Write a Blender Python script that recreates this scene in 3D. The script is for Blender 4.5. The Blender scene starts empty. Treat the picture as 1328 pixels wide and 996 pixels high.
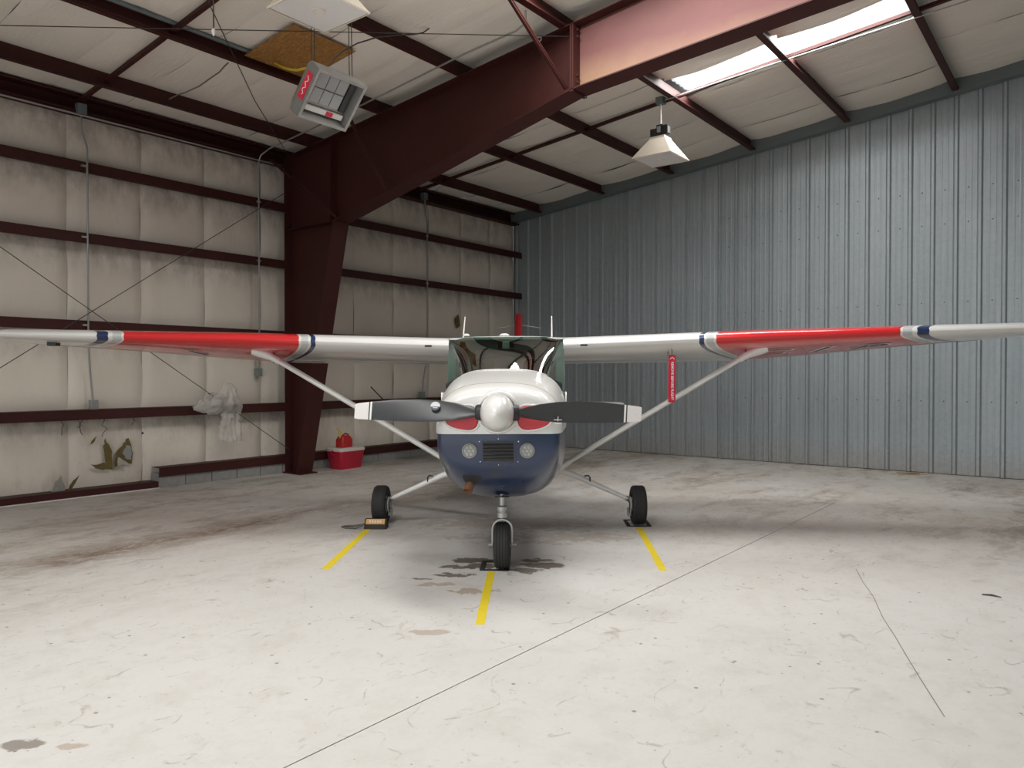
import bpy, bmesh, math, random
from mathutils import Vector, Matrix, noise
random.seed(7)
PI = math.pi
S = bpy.context.scene
COL = S.collection

# ------------------------------------------------------------------ camera
CAM = Vector((10.6414, -13.8123, 1.60)); YAW = 0.6609; PITCH = 0.0127; FPX = 982.97
cd = bpy.data.cameras.new('camera'); cam = bpy.data.objects.new('camera', cd); COL.objects.link(cam)
cam.location = CAM; cam.rotation_euler = (PI/2-PITCH, 0, YAW)
cd.sensor_fit = 'HORIZONTAL'; cd.sensor_width = 36; cd.lens = FPX/1328*36; cd.clip_end = 500
S.camera = cam
# ------------------------------------------------------------------ sky: bright overcast, comes in by the open hangar doorway behind the camera
W = bpy.data.worlds.new('overcast_sky'); S.world = W; W.use_nodes = True
bg = W.node_tree.nodes['Background']; bg.inputs[0].default_value = (0.93, 0.965, 1.0, 1); bg.inputs[1].default_value = 1.0
S.view_settings.view_transform = 'Standard'; S.view_settings.look = 'None'
S.view_settings.exposure = 1.28; S.view_settings.gamma = 1.0; S.view_settings.use_curve_mapping = False

# daylight falling through the translucent roof strips (first in view, other two added unseen to light rafter and floor)
for k, yc in enumerate((-3.32, -7.50, -13.0)):
    ld = bpy.data.lights.new('skylight_daylight', 'AREA'); ld.shape = 'RECTANGLE'; ld.size = 3.10; ld.size_y = .90; ld.energy = (80, 95, 115)[k]; ld.color = (1.0, 0.985, 0.96)
    lo = bpy.data.objects.new('skylight_daylight', ld); COL.objects.link(lo); xc = 7.165
    lo.location = (xc, yc, 5.24+.1075*xc+.075); lo.rotation_euler = (0, -math.atan(.1075), 0)

# ------------------------------------------------------------------ materials
MATS = {}
class N:
    """tiny node helper"""
    def __init__(s, name):
        s.m = bpy.data.materials.new(name); s.m.use_nodes = True; s.t = s.m.node_tree
        s.p = s.t.nodes['Principled BSDF']; s.out = s.t.nodes['Material Output']; s._oc = None; MATS[name] = s.m
    def n(s, typ, **kw):
        x = s.t.nodes.new(typ)
        for k, v in kw.items(): setattr(x, k, v)
        return x
    def l(s, a, b): s.t.links.new(a, b)
    def oc(s):
        if not s._oc: s._oc = s.n('ShaderNodeTexCoord')
        return s._oc.outputs['Object']
    def val(s, sock, v):
        if hasattr(v, 'is_linked'): s.l(v, sock)
        else: sock.default_value = v
    def math(s, op, a, b=0.0, c=None, clamp=False):
        x = s.n('ShaderNodeMath', operation=op, use_clamp=clamp); s.val(x.inputs[0], a); s.val(x.inputs[1], b)
        if c is not None: s.val(x.inputs[2], c)
        return x.outputs[0]
    def vmath(s, op, a, b=(0,0,0)):
        x = s.n('ShaderNodeVectorMath', operation=op); s.val(x.inputs[0], a); s.val(x.inputs[1], b)
        return x.outputs['Value'] if op in ('LENGTH','DOT_PRODUCT','DISTANCE') else x.outputs[0]
    def mapping(s, v, loc=(0,0,0), rot=(0,0,0), sc=(1,1,1)):
        x = s.n('ShaderNodeMapping'); s.l(v, x.inputs[0]); x.inputs[1].default_value = loc; x.inputs[2].default_value = rot; x.inputs[3].default_value = sc
        return x.outputs[0]
    def noise(s, v=None, scale=5, detail=4, rough=0.55, color=False):
        x = s.n('ShaderNodeTexNoise'); s.l(v or s.oc(), x.inputs['Vector']); x.inputs['Scale'].default_value = scale; x.inputs['Detail'].default_value = detail; x.inputs['Roughness'].default_value = rough
        return x.outputs['Color' if color else 'Fac']
    def voro(s, v=None, scale=5, out='Distance'):
        x = s.n('ShaderNodeTexVoronoi'); s.l(v or s.oc(), x.inputs['Vector']); x.inputs['Scale'].default_value = scale
        return x.outputs[out]
    def ramp(s, fac, stops, interp='LINEAR'):
        x = s.n('ShaderNodeValToRGB'); s.l(fac, x.inputs[0]); e = x.color_ramp; e.interpolation = interp
        while len(e.elements) < len(stops): e.elements.new(0.5)
        for el, (p, c) in zip(e.elements, stops): el.position = p; el.color = (*c, 1) if len(c) == 3 else c
        return x.outputs[0]
    def step(s, v, a, b):
        x = s.n('ShaderNodeMapRange'); x.clamp = True; s.l(v, x.inputs[0]); x.inputs[1].default_value = a; x.inputs[2].default_value = b
        return x.outputs[0]
    def mix(s, f, a, b, mode='MIX'):
        x = s.n('ShaderNodeMix', data_type='RGBA', blend_type=mode); s.val(x.inputs[0], f)
        for i, v in ((6, a), (7, b)):
            if hasattr(v, 'is_linked'): s.l(v, x.inputs[i])
            else: x.inputs[i].default_value = (*v, 1)
        return x.outputs[2]
    def sep(s, v):
        x = s.n('ShaderNodeSeparateXYZ'); s.l(v, x.inputs[0]); return x.outputs
    def bump(s, h, strength=0.3, dist=0.01):
        x = s.n('ShaderNodeBump'); s.l(h, x.inputs['Height']); x.inputs['Strength'].default_value = strength; x.inputs['Distance'].default_value = dist
        s.l(x.outputs[0], s.p.inputs['Normal'])
    def base(s, c):
        if hasattr(c, 'is_linked'): s.l(c, s.p.inputs['Base Color'])
        else: s.p.inputs['Base Color'].default_value = (*c, 1)
    def pr(s, rough=0.5, metal=0.0, spec=0.5, coat=0.0):
        s.val(s.p.inputs['Roughness'], rough); s.val(s.p.inputs['Metallic'], metal); s.p.inputs['Specular IOR Level'].default_value = spec
        s.p.inputs['Coat Weight'].default_value = coat; s.p.inputs['Coat Roughness'].default_value = 0.06
        return s.m

def simple(name, c, rough=0.5, metal=0.0, var=0.12, scale=9, coat=0.0, spec=0.5):
    n = N(name); f = n.noise(scale=scale, detail=5)
    n.base(n.mix(f, tuple(x*(1-var) for x in c), tuple(min(1, x*(1+var)) for x in c)))
    return n.pr(rough, metal, spec, coat)

simple('black_rubber', (0.022, 0.021, 0.021), 0.75)
simple('black_plastic', (0.02, 0.02, 0.022), 0.5)
simple('white_paint', (0.77, 0.76, 0.73), 0.28, coat=0.5, var=0.03, scale=3)
simple('strut_white', (0.74, 0.73, 0.70), 0.4, var=0.06, scale=6)
simple('grey_metal', (0.42, 0.42, 0.41), 0.42, 0.7)
simple('steel_grey', (0.30, 0.31, 0.31), 0.5, 0.5)
simple('chrome', (0.8, 0.8, 0.8), 0.12, 1.0, var=0.02)
simple('yellow_tape', (0.78, 0.60, 0.02), 0.55, var=0.10, scale=14)
simple('red_plug', (0.55, 0.025, 0.035), 0.35)
simple('tag_red', (0.60, 0.02, 0.05), 0.55)
simple('white_print', (0.85, 0.85, 0.85), 0.6, var=0.02)
simple('cooler_red', (0.42, 0.012, 0.035), 0.4)
simple('can_red', (0.45, 0.02, 0.02), 0.4)
simple('spout_yellow', (0.70, 0.45, 0.05), 0.5)
simple('cooler_white', (0.66, 0.62, 0.56), 0.5)
simple('block_grey', (0.27, 0.265, 0.25), 0.9, var=0.3, scale=14)
simple('outlet_green', (0.20, 0.24, 0.21), 0.6)
simple('conduit', (0.36, 0.37, 0.36), 0.4, 0.6)
simple('wire_dark', (0.045, 0.042, 0.04), 0.6)
simple('ballast_black', (0.018, 0.018, 0.02), 0.5)
simple('shade_enamel', (0.78, 0.70, 0.58), 0.45, var=0.08, scale=4)
simple('ceramic', (0.36, 0.36, 0.36), 0.8)
simple('heater_tin', (0.27, 0.265, 0.25), 0.4, 0.55, var=0.25, scale=5)
simple('grille_bronze', (0.03, 0.026, 0.019), 0.5)
simple('interior_dark', (0.035, 0.037, 0.038), 0.8)
simple('interior_grey', (0.16, 0.17, 0.165), 0.85)
simple('post_grey', (0.55, 0.58, 0.56), 0.6)
simple('lamp_lens', (0.30, 0.30, 0.29), 0.25)
simple('bulb_silver', (0.42, 0.42, 0.40), 0.3)
simple('decal_silver', (0.55, 0.55, 0.55), 0.4)
simple('rust', (0.17, 0.075, 0.035), 0.75, 0.3, var=0.4)
simple('decal_dark', (0.035, 0.045, 0.075), 0.5)
simple('lead_grey', (0.30, 0.31, 0.30), 0.5)
simple('chock_label', (0.62, 0.33, 0.08), 0.6, var=0.35, scale=60)
simple('rope', (0.13, 0.12, 0.10), 0.9, var=0.5, scale=50)
simple('trim_grey', (0.15, 0.18, 0.185), 0.5, 0.25, var=0.12, scale=3)
simple('sealant_white', (0.68, 0.66, 0.62), 0.8)
simple('fibreglass', (0.15, 0.11, 0.035), 0.95, var=0.5, scale=30)
simple('torn_paper', (0.38, 0.36, 0.31), 0.9, var=0.25, scale=20)
simple('crack_dark', (0.16, 0.145, 0.13), 0.95, var=0.4, scale=20)
simple('hose_yellow', (0.75, 0.55, 0.02), 0.5)
simple('apron_concrete', (0.50, 0.49, 0.46), 0.9)
simple('fastener', (0.19, 0.20, 0.20), 0.5, 0.5)

def m_red_steel():
    n = N('red_oxide_steel'); f = n.noise(scale=2.2, detail=6); g = n.noise(scale=26, detail=4)
    c = n.mix(f, (0.034, 0.0075, 0.0062), (0.062, 0.0155, 0.0125))
    c = n.mix(n.step(g, 0.66, 0.75), c, (0.075, 0.042, 0.034))
    n.base(c); n.bump(g, 0.08, 0.004); return n.pr(0.55, spec=0.3)
m_red_steel()
def m_pale_steel():   # web brightened in the colour itself: paler pink, tan toward the bottom
    n = N('pale_primer_steel'); f = n.noise(scale=1.6, detail=6, rough=.65); g = n.noise(scale=16, detail=5, rough=.7); x, y, z = n.sep(n.oc())
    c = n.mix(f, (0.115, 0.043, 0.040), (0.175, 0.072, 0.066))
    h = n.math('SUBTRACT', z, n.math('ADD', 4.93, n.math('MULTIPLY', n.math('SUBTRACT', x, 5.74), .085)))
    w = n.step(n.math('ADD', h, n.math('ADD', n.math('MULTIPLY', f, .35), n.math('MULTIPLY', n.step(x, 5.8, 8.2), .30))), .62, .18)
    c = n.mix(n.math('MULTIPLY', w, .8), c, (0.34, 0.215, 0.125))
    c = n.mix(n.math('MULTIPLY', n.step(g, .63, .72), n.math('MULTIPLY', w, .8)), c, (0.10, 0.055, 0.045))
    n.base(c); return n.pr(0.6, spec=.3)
m_pale_steel()
def m_concrete():
    n = N('hangar_concrete'); oc = n.oc(); xyz = n.sep(oc)
    big = n.noise(scale=0.55, detail=6, rough=0.6); mid = n.noise(scale=3.2, detail=7, rough=0.65); fine = n.noise(scale=38, detail=4, rough=0.7)
    c = n.mix(big, (0.56, 0.54, 0.51), (0.65, 0.635, 0.61))
    c = n.mix(n.math('MULTIPLY', n.step(mid, 0.50, 0.72), 0.35), c, (0.46, 0.425, 0.365))
    c = n.mix(n.math('MULTIPLY', n.step(fine, 0.55, 0.8), 0.35), c, (0.43, 0.41, 0.38))
    # dragged brown dirt, streaks run along the side wall, thickest in the back half of the floor
    wv = n.vmath('ADD', oc, n.vmath('MULTIPLY', n.noise(scale=2.5, detail=5, color=True), (.35, .35, 0)))
    st = n.noise(n.mapping(wv, sc=(2.4, 1.0, 1)), scale=1.5, detail=12, rough=0.82)
    st2 = n.noise(n.mapping(oc, loc=(3, 7, 0), sc=(1.3, 0.4, 1)), scale=0.9, detail=3, rough=0.5)
    zone = n.math('MULTIPLY', n.step(xyz[0], 6.6, 2.0), 0.9)
    zone2 = n.math('MULTIPLY', n.step(xyz[1], -8.2, -4.0), 0.9)
    zone = n.math('MAXIMUM', n.math('MAXIMUM', zone, zone2), 0.10)
    lane = n.math('ABSOLUTE', n.math('SUBTRACT', xyz[0], 3.5)); lane = n.step(lane, 0.8, 0.05)
    dirt = n.math('MULTIPLY', n.step(n.math('ADD', st, n.math('ADD', n.math('MULTIPLY', lane, 0.09), n.math('MULTIPLY', st2, 0.30))), 0.64, 0.80), zone)
    c = n.mix(n.math('MULTIPLY', dirt, 0.85), c, (0.20, 0.14, 0.092))
    gr = n.noise(n.mapping(wv, sc=(2.2, .9, 1)), scale=5.5, detail=8, rough=.8)
    ln0 = n.math('MULTIPLY', n.step(n.math('ABSOLUTE', n.math('SUBTRACT', xyz[0], n.math('ADD', 3.40, n.math('MULTIPLY', n.math('SUBTRACT', st2, .5), 1.3)))), .42, .05), n.math('MULTIPLY', n.step(xyz[1], -11.9, -10.9), n.step(xyz[1], -6.6, -9.3)))
    c = n.mix(n.math('MULTIPLY', n.step(n.math('ADD', gr, n.math('MULTIPLY', ln0, .16)), 0.55, 0.70), n.math('MULTIPLY', ln0, 0.9)), c, (0.17, 0.105, 0.07))
    ge = n.math('MULTIPLY', n.step(n.noise(scale=0.9, detail=9, rough=0.72), 0.36, 0.64), zone)
    c = n.mix(n.math('MULTIPLY', ge, 0.50), c, (0.42, 0.355, 0.275))
    sc_ = n.noise(n.mapping(wv, rot=(0, 0, .5), sc=(2.2, 1.2, 1)), scale=2.0, detail=12, rough=0.85)
    c = n.mix(n.math('MULTIPLY', n.step(sc_, 0.57, 0.70), 0.36), c, (0.29, 0.235, 0.185))
    # brown flecks, and curled scuff lines left by tyres and shoes
    patch = n.step(n.noise(scale=1.7, detail=3), 0.42, 0.62)
    fk_ = n.math('MULTIPLY', n.step(n.noise(scale=13, detail=6, rough=.7), 0.58, 0.66), patch)
    c = n.mix(n.math('MULTIPLY', fk_, 0.42), c, (0.30, 0.235, 0.18))
    rl = n.noise(n.mapping(oc, sc=(1, .6, 1)), scale=2.3, detail=2, rough=.5)
    ln_ = n.step(n.math('ABSOLUTE', n.math('SUBTRACT', rl, 0.5)), 0.008, 0.002)
    ln_ = n.math('MULTIPLY', ln_, n.step(n.noise(n.mapping(oc, loc=(5, 2, 0)), scale=5, detail=7, rough=.75), 0.50, 0.60))
    c = n.mix(n.math('MULTIPLY', ln_, 0.5), c, (0.24, 0.185, 0.14))
    vs = n.n('ShaderNodeTexVoronoi'); n.l(oc, vs.inputs['Vector']); vs.inputs['Scale'].default_value = 19
    sps = n.math('MULTIPLY', n.step(n.math('ADD', vs.outputs['Distance'], n.math('MULTIPLY', fine, .08)), 0.17, 0.12), n.math('GREATER_THAN', n.sep(vs.outputs['Color'])[0], 0.78))
    c = n.mix(n.math('MULTIPLY', sps, 0.55), c, (0.20, 0.165, 0.13))
    # specks
    v = n.n('ShaderNodeTexVoronoi'); n.l(oc, v.inputs['Vector']); v.inputs['Scale'].default_value = 7.5
    sepc = n.sep(v.outputs['Color'])
    sp = n.math('MULTIPLY', n.step(n.math('ADD', v.outputs['Distance'], n.math('MULTIPLY', fine, .06)), 0.13, 0.09), n.math('GREATER_THAN', sepc[0], 0.60))
    c = n.mix(n.math('MULTIPLY', sp, 0.75), c, (0.15, 0.125, 0.10))
    # oil and rust blotches: centre, radii, colour
    wob = n.vmath('SUBTRACT', n.noise(scale=7, detail=5, rough=0.65, color=True), (0.5, 0.5, 0.5))
    wob.node.inputs[1].default_value = (0.5, 0.5, 0.5)
    oil = (0.13, 0.098, 0.072); rst = (0.30, 0.20, 0.12)
    for (x, y, a, b, col, k) in [(6.41,-8.89,.20,.10,oil,.9),(6.56,-8.99,.15,.07,oil,.9),(6.42,-9.14,.14,.045,oil,.85),(6.58,-9.34,.15,.05,oil,.85),(6.45,-9.58,.08,.022,oil,.8),(6.48,-9.41,.05,.02,oil,.8),
            (6.82,-8.55,.16,.06,oil,.85),(6.97,-8.66,.19,.10,oil,.9),(6.93,-8.91,.19,.06,oil,.85),(6.98,-9.60,.20,.05,rst,.6),(6.65,-9.62,.15,.05,rst,.5),(7.37,-10.43,.14,.05,rst,.5),
            (6.97,-12.55,.085,.05,oil,.7),(7.15,-12.42,.06,.03,rst,.5),(8.28,-1.1,.12,.05,oil,.5),(8.25,-.35,.30,.09,(.42,.25,.09),.7),(6.35,-7.75,.9,.25,rst,.35),(5.6,-7.4,1.0,.3,rst,.35)]:
        p = n.vmath('ADD', oc, n.vmath('MULTIPLY', wob, (a*1.7, a*1.7, 0)))
        p = n.n('ShaderNodeMapping', vector_type='TEXTURE'); src = n.vmath('ADD', oc, n.vmath('MULTIPLY', wob, (a*1.9, a*1.9, 0)))
        n.l(src, p.inputs[0]); p.inputs[1].default_value = (x, y, 0); p.inputs[2].default_value = (0, 0, YAW); p.inputs[3].default_value = (a, b, 50)
        m = n.step(n.vmath('LENGTH', p.outputs[0]), 1.08, 0.86)
        c = n.mix(n.math('MULTIPLY', m, k), c, col)
    n.base(c); n.bump(fine, 0.12, 0.004)
    return n.pr(n.math('ADD', 0.48, n.math('MULTIPLY', mid, 0.3)), spec=0.35)
m_concrete()
def m_galv():
    n = N('galvanised_sheet'); oc = n.oc(); xyz = n.sep(oc)
    st = n.noise(n.mapping(oc, sc=(9, 9, 0.35)), scale=1.5, detail=5, rough=0.6)
    sp = n.noise(scale=18, detail=5, rough=0.7); bl = n.noise(scale=1.1, detail=3)
    c = n.mix(st, (0.275, 0.32, 0.345), (0.455, 0.51, 0.535))
    c = n.mix(n.math('MULTIPLY', n.step(sp, 0.45, 0.75), 0.35), c, (0.29, 0.335, 0.355))
    c = n.mix(n.math('MULTIPLY', n.step(bl, 0.5, 0.75), 0.3), c, (0.47, 0.49, 0.49))
    d = n.math('MULTIPLY', n.step(n.math('ADD', xyz[2], n.math('MULTIPLY', sp, -0.9)), 0.05, -0.45), 0.5)
    c = n.mix(d, c, (0.33, 0.27, 0.21))
    oi = n.n('ShaderNodeObjectInfo')
    c = n.mix(n.math('MULTIPLY', oi.outputs['Random'], 0.30), c, (0.22, 0.255, 0.27))
    sg = n.voro(n.mapping(oc, sc=(1, 1, .8)), 22, 'Color'); c = n.mix(n.math('MULTIPLY', n.sep(sg)[0], 0.14), c, (0.55, 0.59, 0.60))
    n.base(c); return n.pr(n.math('ADD', 0.33, n.math('MULTIPLY', sp, 0.25)), metal=0.35)
m_galv()
def m_insul(name, ca, cb, grime):
    n = N(name); oc = n.oc(); xyz = n.sep(oc)
    f = n.noise(scale=1.4, detail=6, rough=0.6); w = n.noise(n.mapping(oc, sc=(6, 6, 1.2) if grime else (3, 9, 3)), scale=2.0, detail=5, rough=0.6)
    c = n.mix(f, ca, cb)
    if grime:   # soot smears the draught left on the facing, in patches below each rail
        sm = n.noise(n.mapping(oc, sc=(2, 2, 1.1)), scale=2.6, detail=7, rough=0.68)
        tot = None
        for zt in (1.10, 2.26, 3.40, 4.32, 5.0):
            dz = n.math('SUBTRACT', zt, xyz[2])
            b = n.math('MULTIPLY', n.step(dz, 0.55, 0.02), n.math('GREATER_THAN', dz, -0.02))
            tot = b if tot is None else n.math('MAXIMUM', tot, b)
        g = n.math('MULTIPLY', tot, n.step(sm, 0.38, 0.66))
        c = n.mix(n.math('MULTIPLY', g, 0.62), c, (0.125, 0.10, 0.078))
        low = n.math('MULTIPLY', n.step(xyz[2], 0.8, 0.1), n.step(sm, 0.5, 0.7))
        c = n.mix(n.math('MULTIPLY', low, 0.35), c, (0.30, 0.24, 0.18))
    n.base(c); n.bump(w, 0.16 if grime else 0.3, 0.03); return n.pr(0.5, spec=0.35)
m_insul('wall_insulation', (0.67, 0.60, 0.505), (0.79, 0.725, 0.635), True)
m_insul('roof_insulation', (0.82, 0.78, 0.69), (0.88, 0.845, 0.76), False)
def m_osb():
    n = N('osb_board'); v = n.n('ShaderNodeTexVoronoi'); n.l(n.mapping(n.oc(), sc=(14, 34, 20)), v.inputs['Vector']); v.inputs['Scale'].default_value = 1.6
    f = n.sep(v.outputs['Color'])[0]
    n.base(n.mix(n.noise(scale=20), n.ramp(f, [(0, (0.22, 0.10, 0.025)), (0.6, (0.36, 0.18, 0.045)), (1, (0.50, 0.28, 0.09))]), (0.30, 0.15, 0.04))); return n.pr(0.8)
m_osb()
def m_skylight():
    n = N('skylight_fibreglass'); t = n.n('ShaderNodeBsdfTranslucent'); t.inputs[0].default_value = (0.9, 0.93, 0.95, 1)
    tr = n.n('ShaderNodeBsdfTransparent'); tr.inputs[0].default_value = (0.9, 0.95, 1, 1)
    mx = n.n('ShaderNodeMixShader'); mx.inputs[0].default_value = 0.35; n.l(t.outputs[0], mx.inputs[1]); n.l(tr.outputs[0], mx.inputs[2]); n.l(mx.outputs[0], n.out.inputs[0])
m_skylight()
def m_glass(name, tint, rough=0.02, ior=1.5, k=1.0):
    n = N(name); tr = n.n('ShaderNodeBsdfTransparent'); tr.inputs[0].default_value = (*tint, 1)
    gl = n.n('ShaderNodeBsdfGlossy'); gl.inputs['Roughness'].default_value = rough
    fr = n.n('ShaderNodeFresnel'); fr.inputs[0].default_value = ior
    mx = n.n('ShaderNodeMixShader'); n.l(n.math('MULTIPLY', fr.outputs[0], k), mx.inputs[0]); n.l(tr.outputs[0], mx.inputs[1]); n.l(gl.outputs[0], mx.inputs[2]); n.l(mx.outputs[0], n.out.inputs[0])
m_glass('green_windshield', (0.27, 0.44, 0.38), k=0.38)
m_glass('clear_pane', (0.8, 0.85, 0.83))
def m_lens():
    n = N('frosted_lens'); f = n.noise(scale=6, detail=3); n.base(n.mix(f, (0.82, 0.81, 0.80), (0.90, 0.89, 0.88)))
    n.p.inputs['Transmission Weight'].default_value = 0.08; return n.pr(0.35)
m_lens()
def m_plastic_bag():
    n = N('plastic_film'); n.base((0.60, 0.575, 0.53)); n.pr(0.35)
    tr = n.n('ShaderNodeBsdfTransparent'); mx = n.n('ShaderNodeMixShader'); mx.inputs[0].default_value = 0.5
    n.l(n.p.outputs[0], mx.inputs[1]); n.l(tr.outputs[0], mx.inputs[2]); n.l(mx.outputs[0], n.out.inputs[0])
m_plastic_bag()
WH = (0.78, 0.77, 0.74); BL = (0.012, 0.030, 0.105); RD = (0.66, 0.018, 0.022); SV = (0.55, 0.56, 0.55)
def m_wing():
    n = N('wing_paint'); x, y, z = n.sep(n.oc())
    ax = n.math('ABSOLUTE', x); k = n.math('ADD', 0.50, n.math('MULTIPLY', n.step(ax, 2.9, 3.8), 0.55))
    aft = n.math('MAXIMUM', n.math('SUBTRACT', y, n.math('ADD', 1.703, n.math('MULTIPLY', n.step(ax, 2.58, 5.1), .11))), 0.0)
    # rounded start of the swoop
    sw = n.math('MULTIPLY', n.math('SUBTRACT', n.math('SQRT', n.math('ADD', n.math('MULTIPLY', aft, aft), 0.0006)), 0.0245), k)
    s = n.math('DIVIDE', n.math('SUBTRACT', ax, sw), 6.0)
    st = [(0, WH), (1.86, BL), (1.915, WH), (1.935, SV), (2.005, WH), (2.035, RD), (3.80, WH), (3.835, SV), (3.93, WH), (3.965, BL), (4.09, WH)]
    c = n.ramp(s, [(p/6.0, q) for p, q in st], 'CONSTANT')
    n.base(c); return n.pr(0.26, coat=0.5)
m_wing()
def m_lowcowl():
    n = N('blue_cowl_paint'); f = n.noise(scale=7, detail=6, rough=0.7); g = n.noise(scale=2.4, detail=3)
    c = n.mix(g, (0.008, 0.022, 0.068), (0.018, 0.034, 0.082))
    c = n.mix(n.math('MULTIPLY', n.step(f, 0.62, 0.75), 0.35), c, (0.07, 0.085, 0.14))
    n.base(c); return n.pr(n.math('ADD', 0.2, n.math('MULTIPLY', f, 0.2)), coat=0.6)
m_lowcowl()
def m_fus():
    n = N('fuselage_paint'); x, y, z = n.sep(n.oc())
    c = n.ramp(n.math('DIVIDE', z, 3.0), [(0, BL), (1.145/3, WH), (1.19/3, RD), (1.25/3, WH)], 'CONSTANT')
    n.base(c); return n.pr(0.28, coat=0.5)
m_fus()
simple('fin_red', (0.52, 0.02, 0.03), 0.35)
def m_blade():
    n = N('blade_paint'); x, y, z = n.sep(n.oc()); ax = n.math('ABSOLUTE', x); f = n.noise(scale=30, detail=4)
    D = (0.028, 0.030, 0.033)
    c = n.ramp(n.math('DIVIDE', ax, 1.2), [(0, D), (0.945/1.2, WH), (0.957/1.2, D), (0.966/1.2, (0.74, 0.70, 0.68))], 'CONSTANT')
    n.base(n.mix(n.math('MULTIPLY', n.step(f, 0.66, 0.72), 0.2), c, (0.2, 0.2, 0.2))); return n.pr(0.38)
m_blade()

# ------------------------------------------------------------------ mesh building
def V(*a): return Vector(a)
class MB:
    def __init__(s): s.v = []; s.f = []; s.m = []
    def box(s, x0, x1, y0, y1, z0, z1):
        b = len(s.v); s.v += [(x, y, z) for z in (z0, z1) for y in (y0, y1) for x in (x0, x1)]
        s.f += [tuple(b+i for i in q) for q in ((0,2,3,1),(4,5,7,6),(0,1,5,4),(2,6,7,3),(0,4,6,2),(1,3,7,5))]; return s
    def obox(s, c, ax, ay, az):
        """oriented box from centre and three half-axis vectors"""
        b = len(s.v); c = Vector(c); ax = Vector(ax); ay = Vector(ay); az = Vector(az)
        s.v += [tuple(c+ax*i+ay*j+az*k) for k in (-1,1) for j in (-1,1) for i in (-1,1)]
        s.f += [tuple(b+i for i in q) for q in ((0,2,3,1),(4,5,7,6),(0,1,5,4),(2,6,7,3),(0,4,6,2),(1,3,7,5))]; return s
    def beam(s, a, b, w, h, up=(0,0,1)):
        a = Vector(a); b = Vector(b); d = (b-a); u = Vector(up); sd = d.cross(u).normalized(); u2 = sd.cross(d).normalized()
        return s.obox((a+b)/2, d/2, sd*w/2, u2*h/2)
    def tube(s, pts, r, n=8, cap=True, flat=None):
        pts = [Vector(p) for p in pts]; m = len(pts); R = r if isinstance(r, (list, tuple)) else [r]*m
        b = len(s.v); prev = None
        for i, p in enumerate(pts):
            t = (pts[min(i+1, m-1)]-pts[max(i-1, 0)]).normalized()
            if prev is None:
                a = Vector((0,0,1)) if abs(t.z) < 0.9 else Vector((1,0,0)); u = (a-t*a.dot(t)).normalized()
            else: u = (prev-t*prev.dot(t)).normalized()
            prev = u; w = t.cross(u)
            for k in range(n):
                th = 2*PI*k/n; s.v.append(tuple(p+u*math.cos(th)*R[i]+w*math.sin(th)*R[i]))
        for i in range(m-1):
            for k in range(n):
                k2 = (k+1) % n; s.f.append((b+i*n+k, b+i*n+k2, b+(i+1)*n+k2, b+(i+1)*n+k))
        if cap: s.f.append(tuple(b+k for k in reversed(range(n)))); s.f.append(tuple(b+(m-1)*n+k for k in range(n)))
        return s
    def loft(s, rings, closed=True, cap0=False, cap1=False):
        b = len(s.v); n = len(rings[0])
        for r in rings: s.v += [tuple(p) for p in r]
        for i in range(len(rings)-1):
            for k in range(n if closed else n-1):
                k2 = (k+1) % n; s.f.append((b+i*n+k, b+i*n+k2, b+(i+1)*n+k2, b+(i+1)*n+k))
        if cap0: s.f.append(tuple(b+k for k in reversed(range(n))))
        if cap1: s.f.append(tuple(b+(len(rings)-1)*n+k for k in range(n)))
        return s
    def lathe(s, prof, org, axis, n=32, cap0=True, cap1=True):
        org = Vector(org); ax = Vector(axis).normalized(); a = Vector((0,0,1)) if abs(ax.z) < 0.9 else Vector((1,0,0))
        u = (a-ax*a.dot(ax)).normalized(); w = ax.cross(u)
        return s.loft([[org+ax*h+(u*math.cos(2*PI*k/n)+w*math.sin(2*PI*k/n))*r for k in range(n)] for r, h in prof], True, cap0, cap1)
    def prism(s, poly, d):
        b = len(s.v); n = len(poly); d = Vector(d); s.v += [tuple(p) for p in poly]+[tuple(Vector(p)+d) for p in poly]
        s.f.append(tuple(b+k for k in reversed(range(n)))); s.f.append(tuple(b+n+k for k in range(n)))
        for k in range(n): k2 = (k+1) % n; s.f.append((b+k, b+k2, b+n+k2, b+n+k))
        return s
    def grid(s, fn, nu, nv):
        b = len(s.v)
        for j in range(nv+1):
            for i in range(nu+1): s.v.append(tuple(fn(i/nu, j/nv)))
        for j in range(nv):
            for i in range(nu):
                a = b+j*(nu+1)+i; s.f.append((a, a+1, a+nu+2, a+nu+1))
        return s
    def mesh(s, name, mat, smooth=None):
        me = bpy.data.meshes.new(name); me.from_pydata(s.v, [], s.f); me.update()
        bm = bmesh.new(); bm.from_mesh(me); bmesh.ops.recalc_face_normals(bm, faces=bm.faces); bm.to_mesh(me); bm.free()
        me.materials.append(MATS[mat])
        if smooth is not None:
            me.polygons.foreach_set('use_smooth', [True]*len(me.polygons)); me.set_sharp_from_angle(angle=math.radians(smooth))
        return me
    def build(s, name, mat, parent=None, smooth=None, bevel=0, label=None, solid=0):
        o = bpy.data.objects.new(name, s.mesh(name, mat, smooth)); COL.objects.link(o)
        if parent: o.parent = parent
        if label: o['label'] = label
        if solid:
            q = o.modifiers.new('solid', 'SOLIDIFY'); q.thickness = solid; q.offset = 0
        if bevel:
            q = o.modifiers.new('bevel', 'BEVEL'); q.width = bevel; q.segments = 2; q.limit_method = 'ANGLE'
        return o
def tag(o, label, cat=None, group=None, kind=None):
    o['label'] = label
    if cat: o['category'] = cat
    if group: o['group'] = group
    if kind: o['kind'] = kind
    return o
def empty(name, loc=(0,0,0), rz=0):
    o = bpy.data.objects.new(name, None); COL.objects.link(o); o.location = loc; o.rotation_euler = (0, 0, rz); o.empty_display_size = 0.2
    return o
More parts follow.
